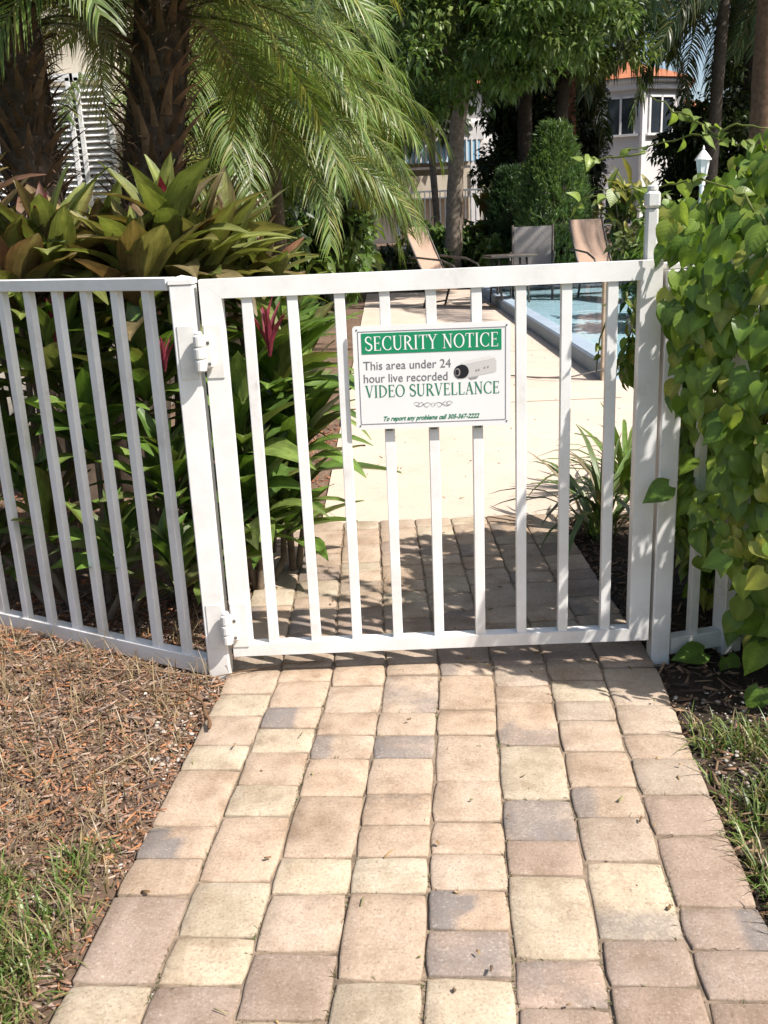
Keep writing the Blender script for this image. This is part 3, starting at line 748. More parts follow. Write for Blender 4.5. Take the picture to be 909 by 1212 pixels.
def serif_text(txt, x0, y0, width, height, z=.0052):
    mb = MB(); tot = sum(GLY[c][0] for c in txt)+.05*(len(txt)-1); sx = width/tot; x = 0.0
    def TR_(P): return [((x+p[0])*sx+x0, p[1]*height+y0) for p in P]
    k = 0
    for c in txt:
        w, st, sr = GLY[c]
        for s in st:
            k += 1; zz = z+.00004*(k % 7)
            if s[0] == 'arc':
                P = arc(*s[1:7], n=28 if s[7] == 'ring' else 16)
                if s[7] == 'u': ww = [TK+(TH-TK)*i/(len(P)-1) for i in range(len(P))]
                else: ww = [TH+(TK-TH)*abs(math.cos(math.radians(s[5]+(s[6]-s[5])*i/(len(P)-1))))**1.3 for i in range(len(P))]
            elif s[0] == 'S':
                P = arc(.30, .745, .215, .23, 35, 200, 10)+arc(.30, .26, .235, .235, 70, -150, 14)
                P[10:12] = [(.13, .62), (.40, .46)]
                ww = wv(len(P), TH, TK)
            else:
                P = [s[0], s[1]]; ww = [s[2]]*2
            strokes(mb, TR_(P), [q*height*.92 for q in ww], zz)
        for (px_, py_) in sr:
            k += 1
            strokes(mb, TR_([(px_-.13, py_), (px_+.13, py_)]), .038*height, z+.00004*(k % 7))
        x += w+.05
    return mb
serif_text('SECURITY NOTICE', -0.194, 0.0800, 0.386, 0.041, .0054).obj('heading_lettering', SG_TXTW, sign)
serif_text('VIDEO SURVELLANCE', -0.197, -0.0565, 0.392, 0.036, .0046).obj('video_lettering', SG_GTXT, sign)
def font_text(name, txt, x, y, width, size, mat, shear=0.0, bold=0.0):
    c = bpy.data.curves.new(name, 'FONT'); c.body = txt; c.size = size; c.shear = shear; c.offset = bold; c.resolution_u = 3
    c.extrude = 0.0002
    t = bpy.data.objects.new(name, c); COL.objects.link(t)
    bpy.context.view_layer.update()
    me = bpy.data.meshes.new_from_object(t.evaluated_get(bpy.context.evaluated_depsgraph_get()))
    bpy.data.objects.remove(t)
    me.materials.clear(); me.materials.append(mat)
    xs = [v.co.x for v in me.vertices]; s = width/(max(xs)-min(xs)); x_ = min(xs)
    for v in me.vertices: v.co.x = (v.co.x-x_)*s
    return link(name, me, sign, loc=(x, y, .0046))
font_text('body_lettering', 'This area under 24', -0.200, 0.0250, 0.254, .0355, SG_GREY)
font_text('body_lettering', 'hour live recorded', -0.200, -0.0120, 0.244, .0355, SG_GREY)
font_text('phone_lettering', 'To report any problems call 305-367-2222', -0.146, -0.1265, 0.282, .0185, SG_GTXT, 0.35, 0.0005)
mb = MB()
for s in (-1, 1):
    strokes(mb, [(s*(.004+.050*t), -.083+.0065*math.sin(t*2*math.pi)*(1-.3*t)) for t in [i/24 for i in range(25)]], wv(25, .0007, .0017), .0047+.0001*s)
    strokes(mb, [(s*(.047+.010*math.cos(a)*(1-a/9)), -.081+.008*math.sin(a)*(1-a/9)) for a in [i*.3 for i in range(20)]], .0011, .0049+.0001*s)
    strokes(mb, [(s*(.010+.034*t), -.0825-.0075*math.sin(t*2*math.pi)) for t in [i/24 for i in range(25)]], wv(25, .0006, .0014), .0051+.0001*s)
strokes(mb, arc(0, -.083, .006, .005, 0, 360, 16), .001, .0053)
mb.obj('scroll_ornament', SG_GREY, sign)
# printed picture of a security camera
cpt = empty('camera_picture', (0, 0, 0)); cpt.parent = sign
def poly(P, z, mat, name): MB().add([(x, y, z) for x, y in P], [tuple(range(len(P)))]).obj(name, mat, cpt)
poly([(.085, -.011), (.178, .005), (.186, .009), (.186, .040), (.176, .045), (.088, .030)], .0045, SG_BODY, 'camera_side')
poly([(.088, .030), (.176, .045), (.186, .047), (.166, .053), (.148, .051), (.100, .042), (.083, .036)], .0047, SG_BODY3, 'camera_top')
poly([(.104, -.009), (.135, -.004), (.128, -.011), (.112, -.013)], .0049, SG_BODY2, 'camera_foot')
for i, (cx, cy, rx, ry) in enumerate(((.086, .011, .020, .020), (.079, .010, .016, .019))):
    poly(arc(cx, cy, rx, ry, 0, 354, 20), .0050+.0003*i, SG_BLACK, 'camera_lens')
poly(arc(.073, .009, .008, .012, 0, 354, 16), .0057, SG_BODY2, 'lens_glass')
poly(arc(.072, .009, .0055, .009, 0, 354, 16), .0060, SG_BLACK, 'lens_iris')
for (x, y) in ((.126, .010), (.133, .011), (.150, .017), (.160, .019)): poly([(x, y), (x+.004, y+.0006), (x+.004, y+.006), (x, y+.0054)], .0052, SG_BODY2, 'camera_button')
for (x, y) in ((-SX/2+.012, SZ/2-.011), (SX/2-.012, SZ/2-.011), (SX/2-.012, -SZ/2+.011), (-SX/2+.012, -SZ/2+.011)): MB().lathe([(.0028, 0), (.0024, .0012)], (x, y, .004), 10).obj('screw', SCREW, sign)
# clips below the board that hold it to the pickets
for x in (0.527, 0.659, 0.790):
    MB().box((x-0.658, -SZ/2-.004, -.003), (.020, .007, .003)).obj('clip', SCREW, sign)

# ================================================================== PLANT TOOLS
def frame(d, n):
    d = Vector(d).normalized(); n = Vector(n); n = (n-d*n.dot(d))
    if n.length < 1e-4: n = d.orthogonal()
    n.normalize(); s = n.cross(d)
    return Matrix((d, s, n)).transposed()
def put(name, me, parent, p, d, n, s, col=None):
    o = bpy.data.objects.new(name, me); COL.objects.link(o); o.parent = parent
    M = frame(d, n).to_4x4(); sc = Matrix.Diagonal((*((s, s, s) if not hasattr(s, '__len__') else s), 1))
    M.translation = Vector(p)-(parent.location if parent is not None else Vector())
    o.matrix_local = M @ sc
    if col is not None: o.color = (*col, 1)
    return o
def blade_mesh(name, st, hw, back=None, fold=.25, curl=.6, wave=0.0, cols=None, mat=None, seed=0, ncol=5):
    """unit leaf along +x: st stations 0..1, hw half widths, curl = total bend downward in radians"""
    rg = random.Random(seed)
    us = np.linspace(-1, 1, ncol); V = []; C = []
    x = z = 0.0; ang = curl*0.35; prev = 0
    for i, t in enumerate(st):
        ds = t-prev; prev = t
        ang2 = curl*0.35-curl*t
        x += ds*math.cos(ang2); z += ds*math.sin(ang2)
        for u in us:
            bx = (back[i]*abs(u)**1.5 if back else 0)
            wz = wave*math.sin(t*9+u*2+seed)*abs(u)
            V.append((x-bx, u*hw[i]*math.cos(fold), z+abs(u)*hw[i]*math.sin(fold)+wz))
            c = (1, 1, 1)
            if cols: c = cols(t, u, rg)
            C.append(c)
    n = len(st); k = ncol
    F = np.array([(i*k+j, i*k+j+1, (i+1)*k+j+1, (i+1)*k+j) for i in range(n-1) for j in range(k-1)])
    F = F[:, ::-1]
    F = F[:, ::-1]
    return npmesh(name, np.array(V), F, mat or LEAF, C=np.array(C))
def merge(items):
    """items: (V,F,C) with F same face size"""
    off = 0; Vs = []; Fs = []; Cs = []
    for V, F, C in items:
        Vs.append(V); Fs.append(F+off); Cs.append(C); off += len(V)
    return np.concatenate(Vs), np.concatenate(Fs), np.concatenate(Cs)
def unit(v): return v/np.maximum(np.linalg.norm(v, axis=-1, keepdims=True), 1e-9)
def leaf_cloud(P, D, L, Wd, col, fold=.35, droop=.3, up=.8):
    """P base points, D directions (n,3), L lengths: folded five point leaves (4 triangles)"""
    n = len(P); D = unit(D)
    upv = np.tile(np.array((0, 0, 1.0)), (n, 1))+rng.normal(0, 1-up+.25, (n, 3))
    S = unit(np.cross(upv, D)); Nn = np.cross(D, S)
    L = L[:, None]; w = Wd[:, None]
    mid = P+D*L*.5; tip = P+D*L-np.array((0, 0, 1.0))*L*droop
    V = np.stack([P, mid-S*w+Nn*w*fold, mid, mid+S*w+Nn*w*fold, tip], 1)
    q = np.array([(0, 1, 2), (0, 2, 3), (1, 4, 2), (2, 4, 3)])
    F = (q[None]+5*np.arange(n)[:, None, None]).reshape(-1, 3)
    C = np.repeat(col[:, None, :], 5, 1).reshape(-1, 3)
    return V.reshape(-1, 3), F, C
def clumps_cloud(centers, radii, n_per, L, wr, palette, outward=.6, squash=.75, jitter=.25):
    """leaf sprays round clump centres, denser towards each clump's shell"""
    out = []
    pal = np.array(palette)
    for c, r_ in zip(centers, radii):
        n = max(6, int(n_per*rng.uniform(.7, 1.3)))
        d = unit(rng.normal(0, 1, (n, 3))); rr = r_*rng.random((n, 1))**.5*rng.uniform(.8, 1.1)
        P = np.array(c)+d*rr*np.array((1, 1, squash))
        D = d*outward+rng.normal(0, .5, (n, 3))+np.array((0, 0, -.12))
        base = pal[rng.integers(len(pal))]
        col = base*rng.uniform(1-jitter, 1+jitter, (n, 1))*rng.uniform(.93, 1.07, (n, 3))
        Ls = L*rng.uniform(.7, 1.25, n)
        out.append(leaf_cloud(P, D, Ls, Ls*wr, col))
    return merge(out)
def crown_obj(name, data, parent, mat=None):
    V, F, C = data
    V = V-np.array(parent.location)
    return link(name, npmesh(name, V, F, mat or LEAF, C=C, smooth=False), parent)
def bark_tube(mb, pts, r0, r1, n=9, wob=.06, rings=0):
    P = [Vector(p) for p in pts]; Q = []; R_ = []
    m_ = max(2, rings or 6)
    tot = (len(P)-1)*m_
    for i in range(len(P)-1):
        for j in range(m_):
            t = j/m_; k = (i*m_+j)/tot
            Q.append(P[i].lerp(P[i+1], t)); R_.append((r0+(r1-r0)*k)*(1+random.uniform(-wob, wob)))
    Q.append(P[-1]); R_.append(r1)
    return mb.tube(Q, R_, n)
def bobj(mb, name, parent, col, mat=None):
    mb.v = [tuple(Vector(v)-parent.location) for v in mb.v]
    o = mb.obj(name, mat or BARK, parent, smooth=True); o.color = (*col, 1); return o
def frond_mesh(name, L, e0, droop, leaf, nl, w, seed, palette, vee=.5, gdroop=.5, fwd=.75, start=.12, mat=None, rach=.012):
    """feather frond growing along +x from the origin; e0 start elevation, droop total bend"""
    rg = np.random.default_rng(seed); pal = np.array(palette)
    ns = 22; pts = []; tan = []; x = z = 0.0
    for i in range(ns+1):
        t = i/ns; e = e0-droop*t**1.25
        pts.append((x, 0, z)); tan.append((math.cos(e), 0, math.sin(e)))
        x += math.cos(e)*L/ns; z += math.sin(e)*L/ns
    pts = np.array(pts); tan = np.array(tan)
    # rachis, four sided
    rv = []; 
    for i in range(ns+1):
        r_ = rach*(1-.85*i/ns); up = np.array((-tan[i][2], 0, tan[i][0]))
        for a in ((1, 0), (0, 1), (-1, 0), (0, -1)): rv.append(pts[i]+np.array((0, 1, 0))*a[0]*r_+up*a[1]*r_*.7)
    rf = np.array([(i*4+k, i*4+(k+1) % 4, (i+1)*4+(k+1) % 4, (i+1)*4+k) for i in range(ns) for k in range(4)])
    rc = np.tile(np.array((.16, .17, .06)), (len(rv), 1))
    V = [np.array(rv)]; F = [rf]; C = [rc]; off = len(rv)
    down = np.array((0, 0, -1.0)); seg = 4
    for s in (-1, 1):
        for k in range(nl):
            t = start+(1-start)*(k+rg.random()*.7)/nl; f_ = min(t*ns, ns-.001); i = int(f_); a = f_-i
            p = pts[i]*(1-a)+pts[i+1]*a; tg = tan[i]
            up = np.array((-tg[2], 0, tg[0]))
            ll = leaf*(.35+.65*math.sin(math.pi*min(1, .12+t*.86))**.7)*rg.uniform(.85, 1.12)
            fw_ = fwd*(.6+.7*t)+rg.normal(0, .08)
            d = unit(tg*fw_+np.array((0, s, 0))*(1-.25*t)+up*(vee*(1-.3*t)+rg.normal(0, .16)))
            side = unit(np.cross(d, up+rg.normal(0, .25, 3)))
            col = pal[rg.integers(len(pal))]*rg.uniform(.75, 1.25)
            vs_ = []; q = p.copy(); dd = d.copy()
            for j in range(seg+1):
                ww = w*(1-(j/seg)**2)*(.7+.3*min(1, j*2))+.0006
                vs_ += [q-side*ww, q+side*ww]
                dd = unit(dd+down*gdroop*rg.uniform(.8, 1.2)/seg*(1+j*.5)); q = q+dd*ll/seg
            V.append(np.array(vs_)); C.append(np.tile(col, (2*(seg+1), 1)))
            F.append(np.array([(off+2*j, off+2*j+1, off+2*j+3, off+2*j+2) for j in range(seg)])); off += 2*(seg+1)
    return npmesh(name, np.concatenate(V), np.concatenate(F), mat or LEAF_PALM, C=np.concatenate(C))

# ================================================================== CLIMBING VINE over the fence at the right
def heart_cols(t, u, rg):
    k = 1.0+.35*max(0, 1-abs(u)*5)      # paler midrib
    return (k, k, k*.9)
ST = [0, .07, .18, .34, .52, .70, .86, 1.0]
vine_leaf = [blade_mesh('leaf', ST, [.17, .34, .41, .40, .32, .20, .085, .003], [.13, .05, .0, 0, 0, 0, 0, 0], fold=fo, curl=cu, wave=.012, cols=heart_cols, mat=LEAF_VEIN, seed=sd) for sd, (fo, cu) in enumerate(((.18, .5), (.32, .9), (.10, .3), (.40, .7), (.22, 1.2), (-.05, .6)))]
vine = empty('climbing_vine', (1.75, 0.15, 0), label='dense green heart leaved vine swallowing the fence right of the gate', cat='vine')
vc = np.array((1.98, 0.19, 0.81)); vr = np.array((0.62, 0.64, 0.83))
VPAL = [(.16, .25, .038), (.19, .285, .045), (.125, .21, .036), (.22, .32, .055), (.10, .17, .034), (.27, .36, .065), (.14, .23, .04), (.33, .35, .08)]
def vine_pts(n, inner):
    res = []
    while len(res) < n:
        d = rng.normal(0, 1, 3); d /= np.linalg.norm(d)
        e = 3.6; k = 1/((abs(d)**e).sum())**(1/e)
        p = vc+d*k*vr*(rng.uniform(.88, 1.05) if not inner else rng.uniform(.45, .92))
        p = p+np.array((mnoise.noise(Vector(p*3.1)), mnoise.noise(Vector(p*3.1+9)), mnoise.noise(Vector(p*2.7+5))))*.17
        z = p[2]
        if z < .06: continue
        # ragged skirt near the ground, shoulder sloping down to the gate post
        if z < .30 and p[0] < 1.60 and rng.random() < .85: continue
        if z < .80 and p[0] < 1.43+.35*max(0, .45-z): continue
        top = 1.25+.44*min(1, max(0, (p[0]-1.36)/.48))**1.1
        if z > top: continue
        if p[0] < 1.345 or (p[0] < 1.41 and abs(p[1]-.03) < .07): continue
        res.append((p, d))
    return res
outer = vine_pts(6000, False)
def vis(p): x, y = pix(p); return (p[1] < .25 or p[0] < 1.62 or p[2] > 1.35) and x < 960
seen = [q for q in outer if vis(q[0])]; rest = [q for q in outer if not vis(q[0])]
def vine_dir(p, d):
    n = Vector((d[0]*.8-.15, d[1]*.8-.35, d[2]*.6+.55))+Vector(rng.normal(0, .28, 3))
    n.normalize()
    dn = Vector((rng.normal(0, .55)-.15, rng.normal(0, .4)-.15, -1.0))
    return dn, n
n_ind = 0
stem_pts = []
big = [seen[i] for i in rng.permutation(len(seen))]
ind = big[:250]; rest += big[250:]
for p, d in ind:
    dn, n = vine_dir(p, d)
    s = rng.choice([.052, .066, .08, .096])*rng.uniform(.85, 1.2)
    c = np.array(VPAL[rng.integers(len(VPAL))])*rng.uniform(.85, 1.15)
    put('leaf', vine_leaf[rng.integers(6)], vine, p, dn, n, s, tuple(c))
    stem_pts.append(p)
def leaf_geo(me):
    V = np.zeros(len(me.vertices)*3, np.float32); me.vertices.foreach_get('co', V); V = V.reshape(-1, 3)
    F = np.array([tuple(pl.vertices) for pl in me.polygons]); C = np.zeros(len(V)*4, np.float32); me.color_attributes['Col'].data.foreach_get('color', C)
    return V, F, C.reshape(-1, 4)[:, :3]
VG = [leaf_geo(mm) for mm in vine_leaf]
def leaf_inst(geo, p, d, n, s, col):
    M = np.array(frame(d, n))*s
    return geo[0] @ M.T+np.array(p), geo[1], geo[2]*np.array(col)
items = []
for p, d in rest+vine_pts(3000, True):
    dn, n = vine_dir(p, d); s = rng.uniform(.045, .085)
    items.append(leaf_inst(VG[rng.integers(6)], p, dn, n, s, np.array(VPAL[rng.integers(len(VPAL))])*rng.uniform(.8, 1.1)))
# low leaves creeping out over the soil
o = crown_obj('foliage', merge(items), vine, LEAF_VINE); o['kind'] = 'stuff'
for (px_, py_, Y, s, dx, dy, n) in ((833, 772, -.02, .11, -1, -.1, (0, -.5, .9)), (860, 778, -.05, .10, .3, -1, (0, -.5, .9)), (905, 735, -.25, .10, -1, -.25, (0, -.6, .8)), (900, 765, -.28, .10, -.5, -1, (.3, -.6, .8)), (792, 575, -.05, .095, -.9, -.5, (-.2, -.7, .5)), (900, 815, -.30, .09, -.4, -1, (0, -.7, .7))):
    put('leaf', vine_leaf[2], vine, at(px_, py_, Y), (dx, -.15, dy), n, s, VPAL[rng.integers(3)])
for k in range(48):
    px_ = rng.uniform(790, 830); py_ = rng.uniform(235, 470); Y = rng.uniform(-.14, -.03)
    if px_ < 797 and py_ > 440: continue
    put('leaf', vine_leaf[rng.integers(6)], vine, at(px_, py_, Y), (rng.normal(-.2, .5), rng.normal(-.1, .3), -1), (rng.normal(-.3, .35), -.7, .5), rng.uniform(.045, .085), np.array(VPAL[rng.integers(len(VPAL))])*rng.uniform(.8, 1.1))
# stems: a woody tangle inside, green runners outside
mb = MB()
for k in range(26):
    p = Vector((rng.uniform(1.55, 2.3), rng.uniform(-.15, .35), -.02)); P = [p]
    for j in range(7):
        p = p+Vector((rng.normal(0, .05), rng.normal(0, .05), rng.uniform(.12, .20))); p.x = min(2.4, max(1.58, p.x)); p.y = min(.4, max(-.1, p.y)); P.append(p)
    mb.tube(P, [.006-.0006*j for j in range(8)], 5)
bobj(mb, 'stem', vine, (.20, .16, .08))
RUN = [[(870, 168, .10), (832, 151, .16), (806, 135, .22), (769, 113, .30)], [(890, 172, .05), (859, 166, .1), (820, 158, .2), (770, 171, .3), (738, 181, .4)],
       [(895, 245, -.1), (865, 222, .0), (830, 212, .05), (790, 219, .08), (740, 226, .12), (690, 236, .2), (676, 252, .25)], [(838, 152, .16), (870, 150, .1), (909, 152, .05)],
       [(760, 182, .35), (720, 187, .42), (676, 190, .5)], [(903, 250, -.2), (908, 300, -.22), (899, 335, -.22), (902, 395, -.22)], [(820, 590, -.22), (850, 620, -.27), (890, 640, -.28), (909, 655, -.28)], [(728, 345, .25), (712, 400, .25), (706, 440, .3)], [(742, 345, .2), (752, 380, .2), (757, 430, .2)]]
runleaf = []
for run in RUN:
    P = [at(*q) for q in run]; Q = []
    for i in range(len(P)-1):
        for t in (0, .25, .5, .75):
            q = P[i].lerp(P[i+1], t)+Vector(rng.normal(0, .004, 3)); Q.append(q)
            if rng.random() < .5: runleaf.append(q)
    Q.append(P[-1]); mb = MB(); mb.tube(Q, [.0038-.0022*i/len(Q) for i in range(len(Q))], 5)
    bobj(mb, 'runner', vine, (.22, .25, .07), LEAF_VINE)
for q in runleaf:
    put('leaf', vine_leaf[rng.integers(6)], vine, q, rng.normal(0, 1, 3)+np.array((0, -.2, -.6)), (rng.normal(0, .5), -.6, .7), rng.uniform(.022, .06), np.array((.20, .27, .06))*rng.uniform(.8, 1.3))

# ================================================================== BROAD-LEAVED PLANTS behind the angled fence
def ti_cols(edge, mid):
    def f(t, u, rg):
        k = abs(u)**1.6; k = min(1, k*.75+.20*math.sin(t*5+1)**2)
        a = [mid[i]*(1-k)+edge[i]*k for i in range(3)]
        v = 1+.22*max(0, 1-abs(u)*5)
        return tuple(x*v for x in a)
    return f
TS = [0, .06, .14, .24, .36, .50, .64, .78, .90, 1.0]
TW = [.022, .032, .062, .100, .128, .134, .119, .086, .043, .003]
ti_green = [blade_mesh('leaf', TS, [w*random.uniform(.92, 1.1) for w in TW], None, fold=fo, curl=cu, wave=.010, cols=ti_cols((.75, .80, .7), (1, 1, 1)), mat=LEAF_GLOSS, seed=sd+20) for sd, (fo, cu) in enumerate(((.35, .7), (.25, 1.2), (.45, .45), (.3, 1.6)))]
ti_bronze = [blade_mesh('leaf', TS, TW, None, fold=fo, curl=cu, wave=.012, cols=ti_cols((.80, .50, .62), (1, 1, 1)), mat=LEAF_GLOSS, seed=sd+30) for sd, (fo, cu) in enumerate(((.35, .6), (.25, 1.1), (.45, .35)))]
OLIVE = [(.23, .255, .07), (.26, .28, .09), (.19, .23, .065), (.27, .24, .10), (.22, .17, .09)]
GRN = [(.14, .235, .045), (.18, .28, .06), (.115, .20, .045), (.22, .30, .08), (.15, .18, .065)]
def ti_head(plant, p, L, n, pal, bronze, pink, tiltv=(0, 0, 0)):
    for k in range(n):
        f_ = k/n; az = k*2.39996+rng.normal(0, .15)
        el = rad(86)-rad(78)*f_**1.2+rng.normal(0, .13)
        d = Vector((math.cos(az)*math.cos(el), math.sin(az)*math.cos(el), math.sin(el)))+Vector(tiltv)
        n_ = Vector((-math.cos(az)*math.sin(el), -math.sin(az)*math.sin(el), math.cos(el)+.05))+Vector(rng.normal(0, .18, 3))
        ll = L*(.55+.45*min(1, f_*2.4))*rng.uniform(.88, 1.12)
        me = (ti_bronze if rng.random() < bronze else ti_green); me = me[rng.integers(len(me))]
        c = np.array(pal[rng.integers(len(pal))])*rng.uniform(.8, 1.2)
        if pink and k < 5: c = np.array((.40, .045, .085))*rng.uniform(.7, 1.2); ll *= .85
        elif rng.random() < bronze*.5: c = c*np.array((.85, .56, .72))
        base = Vector(p)+Vector((0, 0, -.16*f_))+d*.015
        put('leaf', me, plant, base, d, n_, (ll, ll*rng.uniform(.95, 1.3), ll), tuple(c))
def ti_plant(heads, label, L=.42, n=24, pal=OLIVE, bronze=.35):
    bx_ = sum(h[0].x for h in heads)/len(heads); by_ = sum(h[0].y for h in heads)/len(heads)
    pl = empty('broad_leaf_plant', (bx_, by_, 0), label=label, cat='plant', group='broad leaved plants behind the angled fence')
    mb = MB()
    for h in heads:
        p = h[0]; b = Vector((bx_+(p.x-bx_)*.35, by_+(p.y-by_)*.35, -.03))
        mid = b.lerp(p, .5)+Vector(rng.normal(0, .03, 3))
        bark_tube(mb, [b, mid, p-Vector((0, 0, .02))], .016, .010, 7, .05, 4)
        ti_head(pl, p, h[1] if len(h) > 1 else L, int(n*1.45), pal, bronze, len(h) > 2 and h[2], (0, -.10, 0))
    bobj(mb, 'cane', pl, (.22, .17, .12))
    return pl
def H(px_, py_, Y, L=.42, pink=False): return (at(px_, py_, Y), L, pink)
ti_plant([H(60, 308, .80, .42, True), H(-30, 290, .95, .44), H(18, 330, .72, .38)], 'olive and bronze broad leaved plant rising over the fence by the shaggier dark palm trunk', pal=OLIVE, bronze=.35)
ti_plant([H(205, 296, .85, .46, True), H(165, 335, .75, .42), H(238, 318, .92, .40), H(128, 318, .95, .40)], 'tall olive broad leaved plant above the top rail near the gate post', pal=OLIVE, bronze=.18, n=28)
ti_plant([H(265, 306, 1.15, .40), H(312, 345, 1.20, .32), H(288, 328, 1.3, .33)], 'bronze tinged broad leaved plant showing above the gate top corner', pal=OLIVE, bronze=.3)
PLANT_A = ti_plant([H(325, 430, .95, .40, True), H(345, 520, 1.00, .40)], 'bright green broad leaved plant with a pink shoot seen through the gate', pal=GRN, bronze=.08, n=30)
PLANT_B = ti_plant([H(70, 420, .72, .38, True), H(110, 500, .62, .36)], 'green plant with a pink shoot behind the angled fence pickets', pal=GRN, bronze=.15, n=22)
ti_plant([H(285, 500, .80, .40), H(300, 585, .75, .36), H(335, 600, .95, .34), H(262, 640, .62, .30)], 'low green broad leaved plant directly behind the gate hinges', pal=GRN, bronze=.08, n=24)
ti_plant([H(170, 440, .70, .38), H(200, 560, .60, .34)], 'shaded green plant behind the fence pickets nearest the post', pal=GRN, bronze=.2, n=22)
ti_plant([H(10, 540, .85, .38), H(-60, 450, .9, .40)], 'shaded green plant behind the far end of the angled fence', pal=GRN, bronze=.2, n=22)
ti_plant([H(215, 395, 1.35, .42), H(120, 395, 1.45, .42), H(20, 400, 1.5, .42)], 'dark back row plant filling the gap below the palm trunks', pal=GRN, bronze=.3, n=22)
ti_plant([H(352, 470, 1.75, .38), H(345, 400, 1.9, .38)], 'green broad leaved plant at the edge of the pool deck', pal=GRN, bronze=.1, n=26)

def pink_shoot(plant, p, L):
    for k in range(7):
        az = k*2.4; el = rad(88-k*4.5)
        d = Vector((math.cos(az)*math.cos(el), math.sin(az)*math.cos(el), math.sin(el)))
        o = put('leaf', ti_green[2], plant, Vector(p), d, (-math.cos(az), -math.sin(az), .1), (L*rng.uniform(.8, 1.1), L*.55, L), np.array((.32, .05, .085))*rng.uniform(.7, 1.25))
        o['label'] = 'young pink shoot leaf'
pink_shoot(PLANT_A, at(320, 422, .62), .20); pink_shoot(PLANT_B, at(66, 405, .62), .20); pink_shoot(PLANT_B, at(196, 440, .45), .13)
ti_plant([H(55, 600, .60, .32), H(140, 640, .42, .28), H(-10, 640, .75, .30), H(205, 660, .34, .26)], 'low shaded green plant at the foot of the angled fence', pal=GRN, bronze=.3, n=14)
# strappy clump behind the latch side
strap = [blade_mesh('leaf', [0, .15, .35, .55, .75, .9, 1], [.020, .024, .026, .024, .019, .010, .002], None, fold=.3, curl=cu, cols=None, mat=LEAF_GLOSS, seed=sd, ncol=3) for sd, cu in enumerate((1.0, 1.7, 2.3, 2.9))]
def strap_plant(loc, n, L, label, pal, elev=(35, 88)):
    sp = empty('strap_leaf_plant', loc, label=label, cat='plant')
    for k in range(n):
        az = rng.random()*6.283; el = rad(rng.uniform(*elev))
        d = (math.cos(az)*math.cos(el), math.sin(az)*math.cos(el), math.sin(el))
        p = Vector(loc)+Vector((math.cos(az), math.sin(az), 0))*rng.random()*.07
        s = L*rng.uniform(.6, 1.15)
        put('leaf', strap[rng.integers(4)], sp, p, d, (-math.cos(az)*.6, -math.sin(az)*.6, .6), s, np.array(pal[rng.integers(len(pal))])*rng.uniform(.75, 1.2))
    return sp
strap_plant((1.46, 1.28, -.02), 58, .56, 'arching strap leaved plant behind the latch side of the gate', [(.13, .20, .06), (.16, .22, .08), (.10, .16, .05), (.26, .27, .14), (.30, .24, .14)])
strap_plant((1.72, 1.95, -.02), 50, .55, 'second strap leaved clump beside the pool deck behind the vine', GRN)

# ================================================================== POOL
def m_water():
    mt, nt, out = newmat('pool_water')
    n = noise_tex(nt, 5.0, 3, 0.5)
    gl = N(nt, 'ShaderNodeBsdfGlossy'); gl.inputs['Roughness'].default_value = 0.04
    tr = N(nt, 'ShaderNodeBsdfTransparent'); tr.inputs['Color'].default_value = (0.86, 0.96, 0.985, 1)
    fr = N(nt, 'ShaderNodeFresnel'); fr.inputs['IOR'].default_value = 1.33
    b = bump(nt, n, 0.25, 0.03); nt.links.new(b, gl.inputs['Normal']); nt.links.new(b, fr.inputs['Normal'])
    mx = N(nt, 'ShaderNodeMixShader'); nt.links.new(fr.outputs[0], mx.inputs[0])
    nt.links.new(tr.outputs[0], mx.inputs[1]); nt.links.new(gl.outputs[0], mx.inputs[2]); nt.links.new(mx.outputs[0], out.inputs[0])
    return mt
def m_tile(name, c1, c2, grout, s):
    mt, nt, out = newmat(name)
    tc = N(nt, 'ShaderNodeTexCoord'); br = N(nt, 'ShaderNodeTexBrick'); br.offset = 0.0
    mp = N(nt, 'ShaderNodeMapping'); mp.inputs['Rotation'].default_value = (rad(90), 0, 0)
    nt.links.new(tc.outputs['Object'], mp.inputs[0]); nt.links.new(mp.outputs[0], br.inputs['Vector'])
    br.inputs['Color1'].default_value = (*c1, 1); br.inputs['Color2'].default_value = (*c2, 1); br.inputs['Mortar'].default_value = (*grout, 1)
    br.inputs['Scale'].default_value = s; br.inputs['Mortar Size'].default_value = .02; br.inputs['Brick Width'].default_value = 1; br.inputs['Row Height'].default_value = 1
    principled(nt, out, br.outputs[0], .3, .5); return mt
POOL_FLOOR = m_plain('pool_plaster', (0.64, 0.80, 0.86), 0.7, 0.3, 0.08, 1.5, 0.05)
POOL_TILE = m_tile('pool_tile', (0.42, 0.56, 0.66), (0.36, 0.50, 0.62), (0.62, 0.65, 0.66), 9)
x0, y0, x1, y1 = POOL
CT, CWD = 0.155, 0.20            # kerb height and width
pool = empty('swimming_pool', (x0, y0, 0), label='blue swimming pool with a raised pale kerb behind the gate', cat='pool')
def pbox(name, c, d, mat, bev=.02, parent=pool):
    return MB().box(Vector(c)-pool.location, d, bev=bev).obj(name, mat, parent)
kerb = pbox('kerb', (x0-CWD/2, (y0+y1)/2, CT/2-.02), (CWD, y1-y0+2*CWD, CT+.04), COPING)
pbox('kerb', ((x0+x1)/2+.002, y0-CWD/2, CT/2-.022), (x1-x0, CWD, CT+.04), COPING)
pbox('kerb', ((x0+x1)/2+.002, y1+CWD/2, CT/2-.022), (x1-x0, CWD, CT+.04), COPING)
pbox('kerb', (x1+CWD/2, (y0+y1)/2, CT/2-.02), (CWD, y1-y0+2*CWD, CT+.04), COPING)
pbox('tile_band', ((x0+x1)/2, y0-CWD-.006, CT/2-.02), (x1-x0+CWD, .012, CT-.03), POOL_TILE, 0)
mb = MB()
D = -1.1
